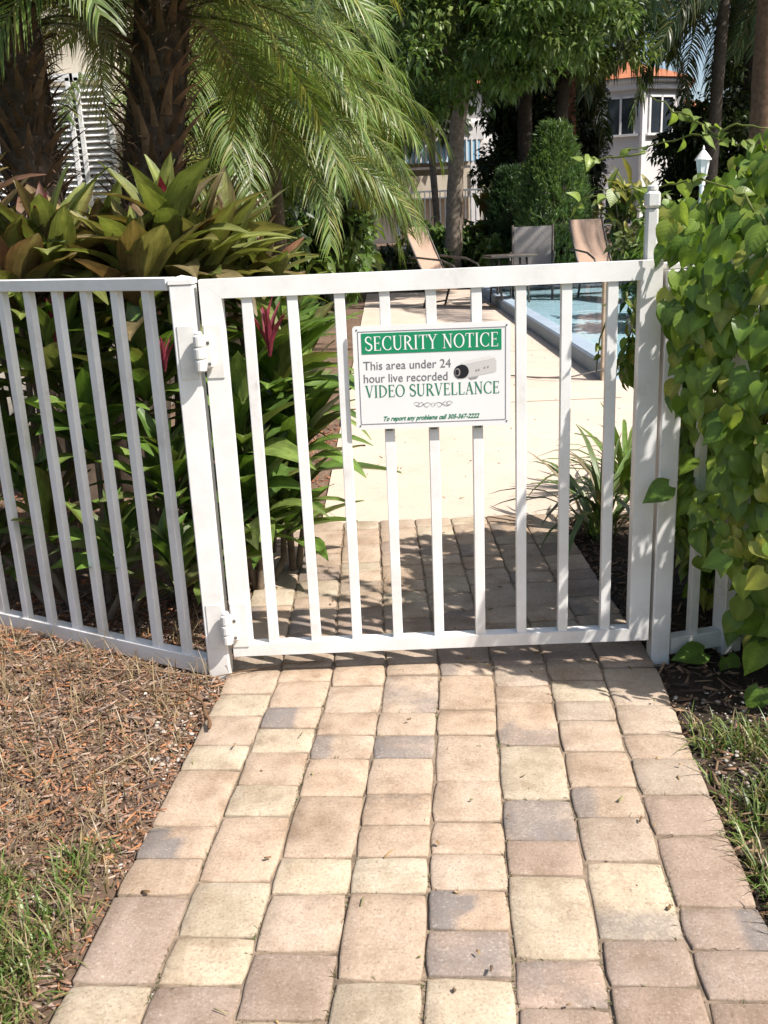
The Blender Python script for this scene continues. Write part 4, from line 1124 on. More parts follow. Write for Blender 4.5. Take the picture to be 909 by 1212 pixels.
mb.add([(x0, y0, CT-.03), (x1, y0, CT-.03), (x1, y1, CT-.03), (x0, y1, CT-.03), (x0, y0, D), (x1, y0, D), (x1, y1, D), (x0, y1, D)], [(4, 5, 6, 7), (0, 1, 5, 4), (1, 2, 6, 5), (2, 3, 7, 6), (3, 0, 4, 7)])
mb.v = [tuple(Vector(v)-pool.location) for v in mb.v]; mb.obj('basin', POOL_FLOOR, pool)
pbox('sun_shelf', (x0+1.1, (y0+y1)/2+1, -.55), (2.2, y1-y0-2.2, 1.1), POOL_FLOOR, 0)
wt = sheet('water', lambda u, v: (x0+.002+u*(x1-x0-.004), y0+.002+v*(y1-y0-.004), CT-.055), 1, 1, m_water())
# slim tan post by the pool corner
TAN = m_plain('tan_timber', (0.46, 0.38, 0.28), 0.75, 0.2, 0.2, 15, 0.3)
p = onz(716, 449, 0)
ps = empty('timber_stake', (p.x, p.y, 0), label='slim tan timber stake standing at the near pool corner', cat='stake')
MB().box((0, 0, .44), (.075, .06, .90), bev=.006).obj('stake', TAN, ps)
mb = MB(); cap(mb, 0, 0, .885, .062, .02); mb.obj('stake_cap', TAN, ps)
mb = MB(); q = Vector(onz(600, 452, .0))-Vector((p.x, p.y, 0))
mb.tube([Vector((0, -.04, .10)), Vector((0, -.04, .1)).lerp(q, .33)+Vector((0, 0, -.03)), Vector((0, -.04, .1)).lerp(q, .66)+Vector((0, .1, -.02)), q+Vector((0, .35, .01))], .007, 6)
mb.obj('guy_wire', SCREW, ps)

# ================================================================== POOL FURNITURE
FR_D = m_plain('chair_frame_bronze', (0.10, 0.085, 0.07), 0.4, 0.4, 0.15, 20, 0.05)
SL_TAN = m_plain('sling_tan', (0.40, 0.275, 0.20), 0.8, 0.2, 0.1, 60, 0.3, 300)
SL_GREY = m_plain('sling_grey', (0.27, 0.245, 0.225), 0.8, 0.2, 0.1, 60, 0.3, 300)
def sling(prof, w, t=.012):
    """ribbon of cloth following (y,z) profile"""
    V = []
    n = len(prof)
    for (y, z) in prof: V += [(-w/2, y, z), (w/2, y, z)]
    for i, (y, z) in enumerate(prof):
        a = prof[max(i-1, 0)]; b = prof[min(i+1, n-1)]; ty, tz = b[0]-a[0], b[1]-a[1]; l = math.hypot(ty, tz)
        V += [(-w/2, y+tz/l*t, z-ty/l*t), (w/2, y+tz/l*t, z-ty/l*t)]
    F = []
    for i in range(n-1):
        a = 2*i; b = 2*n+2*i
        F += [(a, a+1, a+3, a+2), (b+2, b+3, b+1, b), (a, a+2, b+2, b), (a+3, a+1, b+1, b+3)]
    F += [(0, 2*n, 2*n+1, 1), (2*n-2, 2*n-1, 4*n-1, 4*n-2)]
    return MB().add(V, F)
def lounger(loc, rz, label, mat, s=1.0):
    """reclining chaise: head at -y, foot at +y in its own frame"""
    L = empty('pool_lounger', loc, rz, label, 'lounger', 'chairs along the far edge of the pool deck'); L.scale = (s, s, s)
    back = [(-.56, 1.12), (-.51, 1.0), (-.42, .80), (-.31, .60), (-.22, .45)]
    seat = [(-.20, .43), (0, .40), (.35, .39), (.75, .41), (1.15, .38), (1.25, .30)]
    sling(back, .50).obj('backrest', mat, L); sling(seat, .50).obj('seat', mat, L)
    for sx in (-.27, .27):
        MB().tube([(sx, -.57, 1.13), (sx, -.51, 1.0), (sx, -.31, .60), (sx, -.20, .43), (sx, .35, .385), (sx, 1.15, .375), (sx, 1.27, .29)], .016, 8).obj('side_rail', FR_D, L, smooth=True)
        MB().tube([(sx*1.08, -.45, .70), (sx*1.14, -.30, .70), (sx*1.15, .10, .66), (sx*1.12, .30, .58), (sx*1.08, .42, .40)], .015, 8).obj('armrest', FR_D, L, smooth=True)
        for y_, yb in ((-.12, -.25), (1.0, 1.08)):
            MB().tube([(sx, y_, .40), (sx, (y_+yb)/2, .2), (sx, yb, 0.0)], .017, 8).obj('leg', FR_D, L, smooth=True)
    mb = MB()
    for y_ in (-.25, 1.08): mb.tube([(-.27, y_, .06), (.27, y_, .06)], .012, 6)
    mb.obj('crossbar', FR_D, L)
    return L
DY = 14.0
def dk(px_, Y): p = at(px_, 300, Y); return (p.x, p.y, -.006)
lounger(dk(530, 13.6), rad(-128), 'tan sling lounger turned sideways, next to the ringed palm trunk', SL_TAN, 1.17)
lounger(dk(714, 14.0), rad(196), 'tan sling lounger facing the pool beside the variegated bush', SL_TAN, 1.17)
ch = empty('patio_chair', dk(630, 14.6), rad(170), 'grey sling patio chair behind the small table', 'chair', 'chairs along the far edge of the pool deck'); ch.scale = (1.18, 1.18, 1.18)
sling([(-.34, 1.04), (-.30, .92), (-.22, .64), (-.18, .46)], .56).obj('backrest', SL_GREY, ch)
sling([(-.16, .44), (.1, .42), (.36, .45)], .56).obj('seat', SL_GREY, ch)
for sx in (-.30, .30):
    MB().tube([(sx, -.35, 1.06), (sx, -.22, .64), (sx, -.16, .44), (sx, .36, .45)], .016, 8).obj('side_rail', FR_D, ch, smooth=True)
    MB().tube([(sx, -.24, .68), (sx*1.08, -.1, .67), (sx*1.08, .28, .64), (sx, .38, .5)], .015, 8).obj('armrest', FR_D, ch, smooth=True)
    for a, b in ((-.16, -.30), (.34, .40)): MB().tube([(sx, a, .44), (sx, b, 0)], .017, 8).obj('leg', FR_D, ch, smooth=True)
tb = empty('side_table', dk(603, 13.9), rad(8), 'low dark bronze side table in front of the grey chair', 'table')
MB().box((0, 0, .775), (.80, .60, .045), bev=.01).obj('table_top', FR_D, tb)
for sx in (-.24, .24):
    for sy in (-.2, .2): MB().tube([(sx, sy, .75), (sx*1.15, sy*1.15, 0)], .020, 8).obj('leg', FR_D, tb, smooth=True)
mb = MB(); mb.tube([(-.26, -.2, .38), (.26, -.2, .38)], .012, 6); mb.tube([(-.26, .2, .38), (.26, .2, .38)], .012, 6); mb.tube([(-.26, -.2, .62), (.26, -.2, .62)], .012, 6); mb.obj('stretcher', FR_D, tb)

# ================================================================== RISING BED behind the deck, far fence
def bedB(u, v):
    x = -22+u*44; y = 17.6+v*30
    h = .75*min(1, max(0, (y-17.6)/3.5))**.8
    return (x, y, -.03+h+.06*mnoise.noise(Vector((x*.6, y*.6, 0))))
sheet('planting_bed', bedB, 60, 40, SOIL_MULCH)
def bz(x, y): return -.03+.75*min(1, max(0, (y-17.6)/3.5))**.8
def bedS(u, v):
    y = 4.0+v*13.7; x = .19-u*12
    return (x, y, -.03+.04*u+.03*mnoise.noise(Vector((x, y, 0))))
sheet('side_bed', bedS, 30, 30, SOIL_MULCH)
FY = 21.0
fp = at(470, 240, FY)
fe = empty('far_fence', (fp.x, FY, bz(0, FY)), 0, 'distant white picket fence behind the pool chairs and shrubs', 'fence')
FH = 1.38; FL = 4.3
MB().box((FL/2, 0, FH-.02), (FL, .04, .04)).obj('top_rail', WHITE, fe); MB().box((FL/2, 0, .10), (FL, .04, .04)).obj('bottom_rail', WHITE, fe); MB().box((FL/2, 0, FH-.17), (FL, .036, .03)).obj('middle_rail', WHITE, fe)
pm = MB().box((0, 0, 0), (.026, .024, FH-.02)).mesh('picket', WHITE)
for k in range(int(FL/.12)): link('picket', pm, fe, loc=(.06+k*.12, 0, FH/2-.012))
for k in (0, 1, 2): MB().box((k*2.05+.01, .0, FH/2), (.07, .07, FH+.06)).obj('post', WHITE, fe)

# ================================================================== PALMS
DATE_PAL = [(.115, .185, .036), (.145, .22, .042), (.10, .16, .034), (.18, .235, .055), (.24, .245, .065)]
YEL_PAL = [(.24, .25, .055), (.30, .27, .07), (.18, .22, .05)]
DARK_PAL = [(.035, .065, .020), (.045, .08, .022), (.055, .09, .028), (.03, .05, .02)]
def palm(name, loc, crown_z, trunk_r, fronds, label, boots=0, lean=(0, 0), meshes=None, cap_r=None, trunk_col=(.10, .075, .055), az0=None, petiole=0.0, parts=True, group=None, rings=0, r_top=None, skip=None):
    """fronds: list of (mesh, count)"""
    pl = empty(name, loc, label=label, cat='palm tree', group=group)
    base = Vector(loc); top = base+Vector((lean[0], lean[1], crown_z-loc[2]))
    mb = MB()
    bark_tube(mb, [base-Vector((0, 0, .1)), base.lerp(top, .33)+Vector((lean[0]*.1, 0, 0)), base.lerp(top, .66), top], trunk_r, r_top or trunk_r*.85, 12, .05 if not rings else .035, rings)
    tr = bobj(mb, 'trunk', pl, trunk_col)
    if boots:
        hgt = crown_z-loc[2]
        bm = boot_mesh
        for k in range(boots):
            f_ = (k+.5)/boots; az = k*2.39996
            # only the upper two thirds keep their old leaf bases
            z = hgt*(.25+.75*f_); r_ = trunk_r*.9*(1.0 if f_ < .8 else 1.0-.5*(f_-.8)/.2)
            o = bpy.data.objects.new('leaf_base', bm); COL.objects.link(o); o.parent = tr
            el = rad(rng.uniform(35, 75)-12*f_)
            d = Vector((math.cos(az)*math.cos(el), math.sin(az)*math.cos(el), math.sin(el)))
            M = frame(d, Vector((-math.cos(az)*math.sin(el), -math.sin(az)*math.sin(el), math.cos(el)))*-1).to_4x4()
            s = rng.uniform(.65, 1.35)*trunk_r/.17
            M.translation = Vector((math.cos(az)*r_+lean[0]*z/hgt, math.sin(az)*r_+lean[1]*z/hgt, z-.06))
            o.matrix_local = M @ Matrix.Diagonal((s, s, s, 1))
            k_ = rng.uniform(.6, 1.7); o.color = (.16*k_, .105*k_, .065*k_, 1)
        nfb = 1500; az = rng.random(nfb)*6.283; zf_ = hgt*(.2+.8*rng.random(nfb)); r_ = trunk_r*.92
        Pf = np.stack([np.cos(az)*r_+lean[0]*zf_/hgt, np.sin(az)*r_+lean[1]*zf_/hgt, zf_], 1)
        Df = np.stack([np.cos(az)*.7, np.sin(az)*.7, np.full(nfb, .5)], 1)+rng.normal(0, .45, (nfb, 3))
        Lf = rng.uniform(.05, .15, nfb)
        cf = np.array((.15, .10, .065))*rng.uniform(.4, 1.7, (nfb, 1))
        Vf, Ff, Cf = leaf_cloud(Pf, Df, Lf, Lf*.035, cf, droop=.25, up=.5)
        fb = link('fibre', npmesh('fibre', Vf, Ff, BARK, C=Cf, smooth=False), tr); fb['kind'] = 'stuff'
    i = 0
    for me, cnt in fronds:
        for k in range(cnt):
            az = i*2.39996+rng.normal(0, .12)+(az0 or 0); i += 1
            if skip and skip(az % (2*math.pi), me): continue
            o = bpy.data.objects.new('frond', me); COL.objects.link(o); o.parent = pl
            s = rng.uniform(.88, 1.12)
            o.location = top-base+Vector((math.cos(az), math.sin(az), 0))*(cap_r or trunk_r*.5)+Vector((0, 0, rng.uniform(-.06, .05)))
            o.rotation_euler = (rng.normal(0, .22), rng.normal(0, .08), az); o.scale = (s, s*(-1 if rng.random() < .5 else 1), s)
            k_ = rng.uniform(.75, 1.2); o.color = (k_, k_, k_*.95, 1)
    return pl
boot_mesh = blade_mesh('leaf_base', [0, .25, .5, .75, 1], [.030, .024, .016, .009, .002], None, fold=-.5, curl=-.5, mat=BARK, seed=3, ncol=3)
_V = np.zeros(len(boot_mesh.vertices)*3, np.float32); boot_mesh.vertices.foreach_get('co', _V); _V = _V.reshape(-1, 3); _V[:, 0] *= .22; _V[:, 2] *= .22
boot_mesh.vertices.foreach_set('co', _V.ravel())

def fset(pfx, L, els, leaf, nl, w, pal, droopk=1.0, **k):
    return [frond_mesh('frond', L*(1-.12*(i % 2)), rad(e), rad(d)*droopk, leaf, nl, w, 100+i*7+int(L*10), pal, **k) for i, (e, d) in enumerate(els)]
near = fset('n', 1.35, ((72, 85), (52, 100), (32, 100), (12, 85), (-8, 65), (-25, 50)), .27, 68, .0042, DATE_PAL, gdroop=.55, vee=.35)
neary = fset('ny', 1.35, ((40, 100), (5, 75)), .27, 64, .0042, YEL_PAL, gdroop=.6, vee=.3)
def lowfront(az, me): return (me == near[2] and (az < rad(40) or az > rad(320))) or me in (near[3], near[4], neary[1]) and (rad(215) < az < rad(325) or (az < rad(40) or az > rad(320)))
def lowfrontB(az, me): return (me in (near[2], neary[0]) and rad(140) < az < rad(235)) or me in (near[3], near[4], neary[1]) and rad(140) < az < rad(325)
pA = at(38, 200, 2.25); pB = at(108, 200, 2.5)
palm('date_palm', (pA.x, pA.y, 0), 2.34, .150, [(near[0], 9), (near[1], 14), (near[2], 14), (near[3], 9), (neary[0], 3), (near[4], 4)], 'shaggy dark trunked palm at the left edge of the picture', boots=260, cap_r=.05, skip=lowfront)
palm('date_palm', (pB.x, pB.y, 0), 2.46, .165, [(near[0], 9), (near[1], 14), (near[2], 15), (near[3], 10), (neary[0], 6), (near[4], 4)], 'shaggy dark trunked palm behind the gate post and shuttered wall corner', boots=280, lean=(.46, .0), cap_r=.05, az0=1.0, skip=lowfrontB)
mid = fset('m', 1.95, ((78, 70), (62, 105), (45, 115), (28, 110), (10, 85), (-5, 70)), .40, 78, .0058, DATE_PAL, gdroop=.8, vee=.25, rach=.016)
midy = fset('my', 1.7, ((35, 120),), .38, 70, .006, YEL_PAL, gdroop=.8, vee=.2)
pC = at(268, 200, 5.6); pD = at(322, 200, 7.8); pE = at(240, 200, 7.5)
palm('feather_palm', (pC.x, pC.y, -.03), 2.05, .10, [(mid[0], 7), (mid[1], 13), (mid[2], 15), (mid[3], 15), (mid[4], 12), (midy[0], 3)], 'bushy bright green palm with arching fronds above the gate', cap_r=.06, trunk_col=(.12, .10, .07))
palm('feather_palm', (pD.x, pD.y, -.03), 2.25, .11, [(mid[0], 7), (mid[1], 13), (mid[2], 15), (mid[3], 16), (mid[4], 12), (midy[0], 3)], 'bushy green palm drooping beside the pool deck', cap_r=.06, trunk_col=(.12, .10, .07), az0=.7)
palm('feather_palm', (pE.x, pE.y, -.03), 2.9, .12, [(mid[0], 4), (mid[1], 8), (mid[2], 9), (mid[3], 9), (mid[4], 6)], 'feathery palm standing behind the two dark trunked palms', cap_r=.06, trunk_col=(.12, .10, .07), az0=1.9)

# ---- coconut palms and dark palms at the right and centre
coco = fset('c', 4.3, ((70, 80), (45, 100), (22, 105), (0, 90), (-20, 65)), .75, 62, .020, [(.05, .085, .025), (.065, .10, .03), (.04, .07, .022), (.12, .12, .04)], gdroop=1.0, vee=.1, fwd=.55, rach=.03, start=.2)
def cpalm(px_, Y, cz, r_, label, lean, n=(3, 5, 6, 6, 5), az0=0, col=(.20, .15, .10)):
    p = at(px_, 240, Y)
    palm('coconut_palm', (p.x, p.y, bz(p.x, p.y) if p.y > 17.6 else -.02), cz, r_, [(coco[i], n[i]) for i in range(5)], label, lean=lean, cap_r=.12, trunk_col=col, az0=az0, rings=14, r_top=r_*.75)
cpalm(900, 12.5, 6.3, .21, 'thick brown trunked coconut palm at the right edge', (-.1, 0), (1, 2, 2, 1, 1), az0=1.5, col=(.15, .09, .055))
cpalm(836, 22.0, 6.9, .17, 'dark coconut palm rising behind the white lantern', (.2, 0), (3, 6, 8, 9, 9), az0=1.2, col=(.10, .085, .07))
cpalm(884, 25.0, 7.3, .18, 'dark coconut palm crowding the sky behind the brown trunk', (-.2, 0), (3, 6, 8, 9, 8), az0=2.0, col=(.10, .085, .07))
cpalm(620, 22.3, 6.6, .20, 'dark palm with drooping fronds behind the tall conifer shrub', (.05, 0), (3, 4, 5, 6, 6), az0=2.2, col=(.07, .06, .05))
cpalm(676, 23.0, 7.2, .19, 'dark palm with a reddish trunk behind the pool chairs', (-.15, 0), (2, 3, 4, 4, 4), az0=.1, col=(.13, .06, .045))

# ================================================================== BROADLEAF TREES
def tree(name, loc, trunk, crown, label, n_cl, n_per, L, wr, pal, cl_r, limbs=6, col=(.16, .13, .10), r0=.16, r1=.09, cat='tree', squash=.75, group=None, mat=None, rings=0, shell=.55):
    """trunk: list of points up to the fork; crown: (centre, radii)"""
    t = empty(name, loc, label=label, cat=cat, group=group)
    mb = MB(); bark_tube(mb, trunk, r0, r1, 10, .05, rings)
    fork = Vector(trunk[-1]); c, r_ = Vector(crown[0]), crown[1]
    ends = []
    for k in range(limbs):
        d = Vector(rng.normal(0, 1, 3)); d.normalize(); d.z = abs(d.z)*.8
        e = c+Vector((d.x*r_[0], d.y*r_[1], d.z*r_[2]))*.62
        m_ = fork.lerp(e, .5)+Vector((rng.normal(0, .15), rng.normal(0, .15), .15*r_[2]))
        bark_tube(mb, [fork, m_, e], r1*.6, r1*.12, 6, .08, 3)
    bobj(mb, 'trunk', t, col)
    cs = []; rs = []
    while len(cs) < n_cl:
        d = rng.normal(0, 1, 3); d /= np.linalg.norm(d)
        rr = shell+(1-shell)*rng.random() if rng.random() < .8 else rng.random()*shell
        p = np.array(c)+d*np.array(r_)*rr*(1+.22*mnoise.noise(Vector(d*2.3)+Vector(loc)))
        if p[2] < fork.z-.8*r_[2]: continue
        cs.append(p); rs.append(cl_r*rng.uniform(.6, 1.35))
    crown_obj('crown', clumps_cloud(cs, rs, n_per, L, wr, pal, squash=squash), t, mat or LEAF)
    return t
OAK = [(.10, .165, .035), (.125, .195, .04), (.08, .13, .032), (.16, .225, .055), (.13, .18, .04)]
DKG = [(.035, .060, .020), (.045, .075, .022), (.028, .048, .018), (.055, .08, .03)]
def gp(px_, Y): p = at(px_, 250, Y); return Vector((p.x, Y, bz(p.x, Y) if Y > 17.6 else -.03))
b = gp(534, 18.6); f1 = at(541, 150, 18.4); f2 = at(552, 95, 18.0)
tree('canopy_tree', b, [b-Vector((0, 0, .2)), b.lerp(f1, .5), f1, f2], (at(585, 20, 15.5), (2.3, 2.2, 1.5)), 'leafy tree with a ringed grey trunk and sunlit overhanging crown', 120, 230, .155, .20, OAK, .42, limbs=9, col=(.27, .22, .17), r0=.20, r1=.14, rings=14)
b = gp(520, 20.0); f1 = at(510, 170, 20.0); f2 = at(505, 110, 20.0)
tree('slim_tree', b, [b-Vector((0, 0, .2)), f1, f2], (at(500, 60, 20.0), (1.5, 1.5, 1.1)), 'slim leaning tree beside the ringed grey trunk', 34, 170, .16, .22, OAK, .45, limbs=5, col=(.16, .13, .11), r0=.085, r1=.06)
b = gp(660, 20.5)
tree('canopy_tree', b, [b-Vector((0, 0, .2)), at(664, 150, 20.5), at(668, 90, 20.5)], (at(668, 5, 20.0), (1.8, 2.0, 1.6)), 'leafy tree whose crown hangs above the conifer shrub', 95, 210, .17, .20, OAK+DKG[:2], .48, limbs=8, col=(.08, .065, .055), r0=.19, r1=.13)
# dense dark shrubs and small trees behind the chairs
def bush(name, px_, Y, w, h, label, pal, n_cl, n_per, L, wr, z0=None, mat=None, cl=.3, cat='shrub', py_top=None):
    b = gp(px_, Y)
    c = Vector((b.x, b.y, b.z+h*.52))
    return tree(name, b, [b-Vector((0, 0, .1)), b+Vector((0, 0, h*.35))], (c, (w/2, w/2, h*.5)), label, n_cl, n_per, L, wr, pal, cl, limbs=5, r0=.05, r1=.035, cat=cat, mat=mat, shell=.4)
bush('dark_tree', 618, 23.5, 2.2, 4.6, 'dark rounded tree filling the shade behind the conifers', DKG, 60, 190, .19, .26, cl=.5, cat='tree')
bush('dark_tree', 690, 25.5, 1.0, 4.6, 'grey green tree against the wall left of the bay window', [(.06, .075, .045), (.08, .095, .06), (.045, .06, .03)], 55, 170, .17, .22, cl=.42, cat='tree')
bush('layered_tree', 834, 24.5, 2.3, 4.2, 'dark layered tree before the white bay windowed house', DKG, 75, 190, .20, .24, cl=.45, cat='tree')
bush('leafy_shrub', 574, 18.9, 1.1, .85, 'green lobed leaf shrub behind the sideways lounger', [(.10, .17, .04), (.13, .21, .05), (.08, .13, .035)], 26, 40, .30, .30, mat=LEAF_GLOSS, cl=.25)
bush('leafy_shrub', 596, 18.2, .9, .75, 'green broad leaf shrub left of the grey patio chair', [(.12, .19, .045), (.15, .22, .06), (.09, .14, .04)], 24, 40, .30, .32, mat=LEAF_GLOSS, cl=.25)
bush('leafy_shrub', 525, 19.3, 1.2, 1.0, 'shaded shrub at the foot of the ringed trunk', [(.07, .12, .03), (.10, .16, .04)], 24, 60, .22, .28, cl=.25)
bush('leafy_shrub', 778, 10.5, .8, 1.25, 'green shrub overlapping the rightmost lounger', GRN, 30, 70, .14, .34, cl=.22)
bush('leafy_shrub', 820, 9.0, 1.2, 1.6, 'green shrub behind the tall latch tube', GRN, 36, 70, .14, .34, cl=.24)
bush('leafy_shrub', 650, 18.0, 1.5, .95, 'low dark shrub beneath the conifer', DKG+OAK[:2], 22, 70, .16, .3, cl=.22)
bush('leafy_shrub', 480, 17.8, 1.6, 1.0, 'low shrub left of the sideways lounger', DKG+OAK[:2], 24, 70, .16, .3, cl=.22)
# variegated bush: long yellow and green leaves
def spiky(px_, Y, n, L, label, pal, h, name='variegated_plant', wide=1.7, zoff=0.0):
    b = gp(px_, Y); b.z += zoff
    sp = empty(name, b, label=label, cat='plant')
    for k in range(n):
        az = rng.random()*6.283; el = rad(rng.uniform(15, 85))
        d = (math.cos(az)*math.cos(el), math.sin(az)*math.cos(el), math.sin(el))
        p = b+Vector((rng.normal(0, .16), rng.normal(0, .16), h*rng.random()))
        s = L*rng.uniform(.7, 1.2)
        put('leaf', ti_green[rng.integers(4)], sp, p, d, (-math.cos(az)*.6, -math.sin(az)*.6, .6), (s, s*wide*.6, s), np.array(pal[rng.integers(len(pal))])*rng.uniform(.75, 1.2))
    mb = MB()
    for k in range(4): bark_tube(mb, [b+Vector((rng.normal(0, .05), rng.normal(0, .05), -.05)), b+Vector((rng.normal(0, .15), rng.normal(0, .15), h))], .02, .012, 6, .05, 3)
    bobj(mb, 'cane', sp, (.2, .17, .1)); return sp
VARG = [(.32, .32, .08), (.16, .21, .05), (.10, .15, .035), (.40, .36, .12), (.12, .17, .04)]
spiky(738, 17.0, 110, .6, 'yellow and green variegated plant right of the conifer', VARG, 1.9)
spiky(772, 16.4, 70, .5, 'variegated plant half hidden by the latch tube', VARG, 1.7)
spiky(700, 17.4, 60, .5, 'variegated plant behind the lounger facing the pool', VARG, 1.5)
spiky(575, 19.8, 55, .6, 'bronze spiky plant in the shade before the far fence', [(.14, .11, .05), (.10, .11, .04), (.18, .13, .06)], 1.3, 'bronze_plant')
# red low plants along the deck
def red_plant(px_, Y, label):
    b = gp(px_, Y)
    sp = empty('red_plant', b, label=label, cat='plant', group='low red plants edging the pool deck')
    for k in range(26):
        az = k*2.4; el = rad(rng.uniform(10, 75))
        d = (math.cos(az)*math.cos(el), math.sin(az)*math.cos(el), math.sin(el)); s = rng.uniform(.26, .46)
        put('leaf', ti_green[rng.integers(4)], sp, b+Vector((rng.normal(0, .05), rng.normal(0, .05), .02)), d, (0, -.2, 1), (s, s*1.2, s), np.array([(.20, .035, .03), (.13, .03, .03), (.24, .07, .04), (.10, .08, .03)][rng.integers(4)])*rng.uniform(.7, 1.3))
for k, px_ in enumerate((468, 496, 524, 548, 566, 586, 645, 664, 728)):
    red_plant(px_, 18.0+.2*(k % 3), ('%s low red leaved plant from the left along the far deck edge' % ('first', 'second', 'third', 'fourth', 'fifth', 'sixth', 'seventh', 'eighth', 'ninth')[k]))
# conifer shrubs: feathery upright sprays
def conifer(px_, Y, w, h, n, label, pal):
    b = gp(px_, Y); t = empty('conifer_shrub', b, label=label, cat='conifer')
    mb = MB(); bark_tube(mb, [b-Vector((0, 0, .1)), b+Vector((0, 0, h*.5)), b+Vector((0, 0, h*.9))], .06, .012, 8, .06, 4); bobj(mb, 'trunk', t, (.14, .10, .07))
    out = []
    for k in range(n):
        f_ = rng.random()**.85; z = .05+f_*.93
        rr = w/2*(math.sin(math.pi*min(1, .22+.78*z**.9)*.98)**.65)*(.55+.45*rng.random()**.4)*(1-.35*max(0, z-.7)/.3)
        az = rng.random()*6.283
        c = np.array((b.x+math.cos(az)*rr, b.y+math.sin(az)*rr, b.z+z*h*.93))
        ax = unit(np.array((math.cos(az)*.55, math.sin(az)*.55, 1.0))+rng.normal(0, .22, 3)); m_ = 15
        s = rng.random((m_, 1))*.26
        P = c+ax*s; D_ = ax+rng.normal(0, .42, (m_, 3))
        base = np.array(pal[rng.integers(len(pal))])*rng.uniform(.7, 1.2)
        Ls = rng.uniform(.07, .15, m_)
        out.append(leaf_cloud(P, D_, Ls, Ls*.085, np.tile(base, (m_, 1))*rng.uniform(.8, 1.2, (m_, 1)), droop=.02, up=.5))
    crown_obj('crown', merge(out), t)
CON = [(.12, .20, .06), (.14, .23, .065), (.095, .16, .055), (.165, .25, .065)]
conifer(655, 17.4, 1.30, 3.25, 2300, 'tall feathery green conifer shrub behind the grey patio chair', CON)
conifer(604, 18.8, .85, 2.1, 1300, 'smaller feathery conifer shrub left of the tall one', [(.06, .12, .05), (.075, .14, .055), (.05, .10, .04)])
# understory behind the near palms
for (px_, Y, w, h, lab) in ((300, 10.5, 3.2, 2.6, 'dark shrub mass behind the bushy bright palm'), (360, 12.5, 1.8, 2.0, 'dark shrub between the drooping palm and pool deck'), (170, 9.5, 3.0, 3.4, 'dark shrub behind the feathery palm'), (345, 16.0, 3.2, 3.2, 'dark shrub at the far left of the pool deck')):
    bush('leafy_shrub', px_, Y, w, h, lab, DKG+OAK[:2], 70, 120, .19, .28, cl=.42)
# far trees closing the view
for k, (px_, Y, w, h, lab) in enumerate(((360, 30, 9, 11, 'tall far tree above the bushy bright palm'), (455, 34, 8, 12, 'tall far tree left of the balcony house'), (622, 41, 5.5, 12.0, 'tall far tree between the two white houses'), (955, 46, 7, 8.0, 'far tree behind the coconut palm at the right'), (985, 27, 7, 9, 'far tree beyond the right edge of the vine'), (150, 26, 10, 11, 'tall far tree behind the shuttered wall'), (1110, 31, 9, 9, 'far tree closing the view right of the pool'), (1290, 27, 9, 9, 'outermost far tree right of the pool'))):
    b = gp(px_, Y)
    tree('far_tree', b, [b-Vector((0, 0, .3)), b+Vector((0, 0, h*.4))], (b+Vector((0, 0, h*.58)), (w/2, w/2, h*.42)), lab, 110, 170, .34, .26, DKG+OAK[:1], .95, limbs=9, col=(.10, .08, .06), r0=.3, r1=.2, group='tall trees closing the view')

# ================================================================== LANTERN
LAMPW = m_plain('lamp_white', (0.78, 0.77, 0.74), 0.4, 0.45, 0.06, 15, 0.03)
GLASS = m_plain('frosted_pane', (0.66, 0.66, 0.64), 0.25, 0.5, 0.06, 10, 0.02)
b = gp(829, 16.0)
b.z = -.006
la = empty('garden_lantern', b, label='white classic lantern on a slim post rising over the vine', cat='lamp')
tz = at(829, 172, 16.0).z
s = 1.0
hz = tz-.60+.006
MB().lathe([(.10, 0), (.10, .06), (.06, .10), (.045, .2), (.042, hz-.12), (.06, hz-.10), (.06, hz-.05), (.045, hz-.03), (.04, hz)], (0, 0, 0), 14).obj('lamp_post', LAMPW, la, smooth=False)
MB().lathe([(.05, hz), (.065, hz+.03), (.075, hz+.05)], (0, 0, 0), 6).obj('lantern_base', LAMPW, la)
MB().lathe([(.070, hz+.05), (.118, hz+.34)], (0, 0, 0), 6).obj('lantern_pane', GLASS, la)
mb = MB()
for k in range(6):
    a = math.pi/3*k; mb.tube([(.073*math.cos(a), .073*math.sin(a), hz+.05), (.121*math.cos(a), .121*math.sin(a), hz+.34)], .010, 5)
mb.obj('lantern_frame', LAMPW, la)
MB().lathe([(.155, hz+.34), (.155, hz+.355), (.10, hz+.43), (.045, hz+.50), (.02, hz+.52), (.028, hz+.54), (.02, hz+.565), (.006, hz+.60)], (0, 0, 0), 12).obj('lantern_roof', LAMPW, la, smooth=False)

# ================================================================== HOUSES
ST_WHITE = m_plain('stucco_white', (0.74, 0.72, 0.70), 0.85, 0.2, 0.06, 1.5, 0.25, 40)
ST_CREAM = m_plain('stucco_cream', (0.62, 0.55, 0.44), 0.85, 0.2, 0.08, 1.5, 0.25, 40)
PANE = m_plain('window_glass', (0.035, 0.045, 0.055), 0.06, 0.6, 0.2, 1.0, 0.0)
TRIM = m_plain('window_trim', (0.78, 0.77, 0.75), 0.5, 0.4, 0.04, 5, 0.05)
BLUE = m_plain('blue_shutter', (0.30, 0.52, 0.68), 0.5, 0.4, 0.08, 5, 0.05)
def m_rooftile():
    mt, nt, out = newmat('terracotta_tile')
    n = noise_tex(nt, 3.0, 5, .7); n2 = noise_tex(nt, 18.0, 3)
    c = ramp(nt, n, [(.3, (.26, .085, .04)), (.7, (.46, .17, .08))]); c = mixc(nt, ramp(nt, n2, [(.4, (0, 0, 0)), (.7, (.5,)*3)]), c, (.36, .19, .12))
    principled(nt, out, c, .85, .2, bump(nt, n2, .3, .02)); return mt
TILE = m_rooftile()
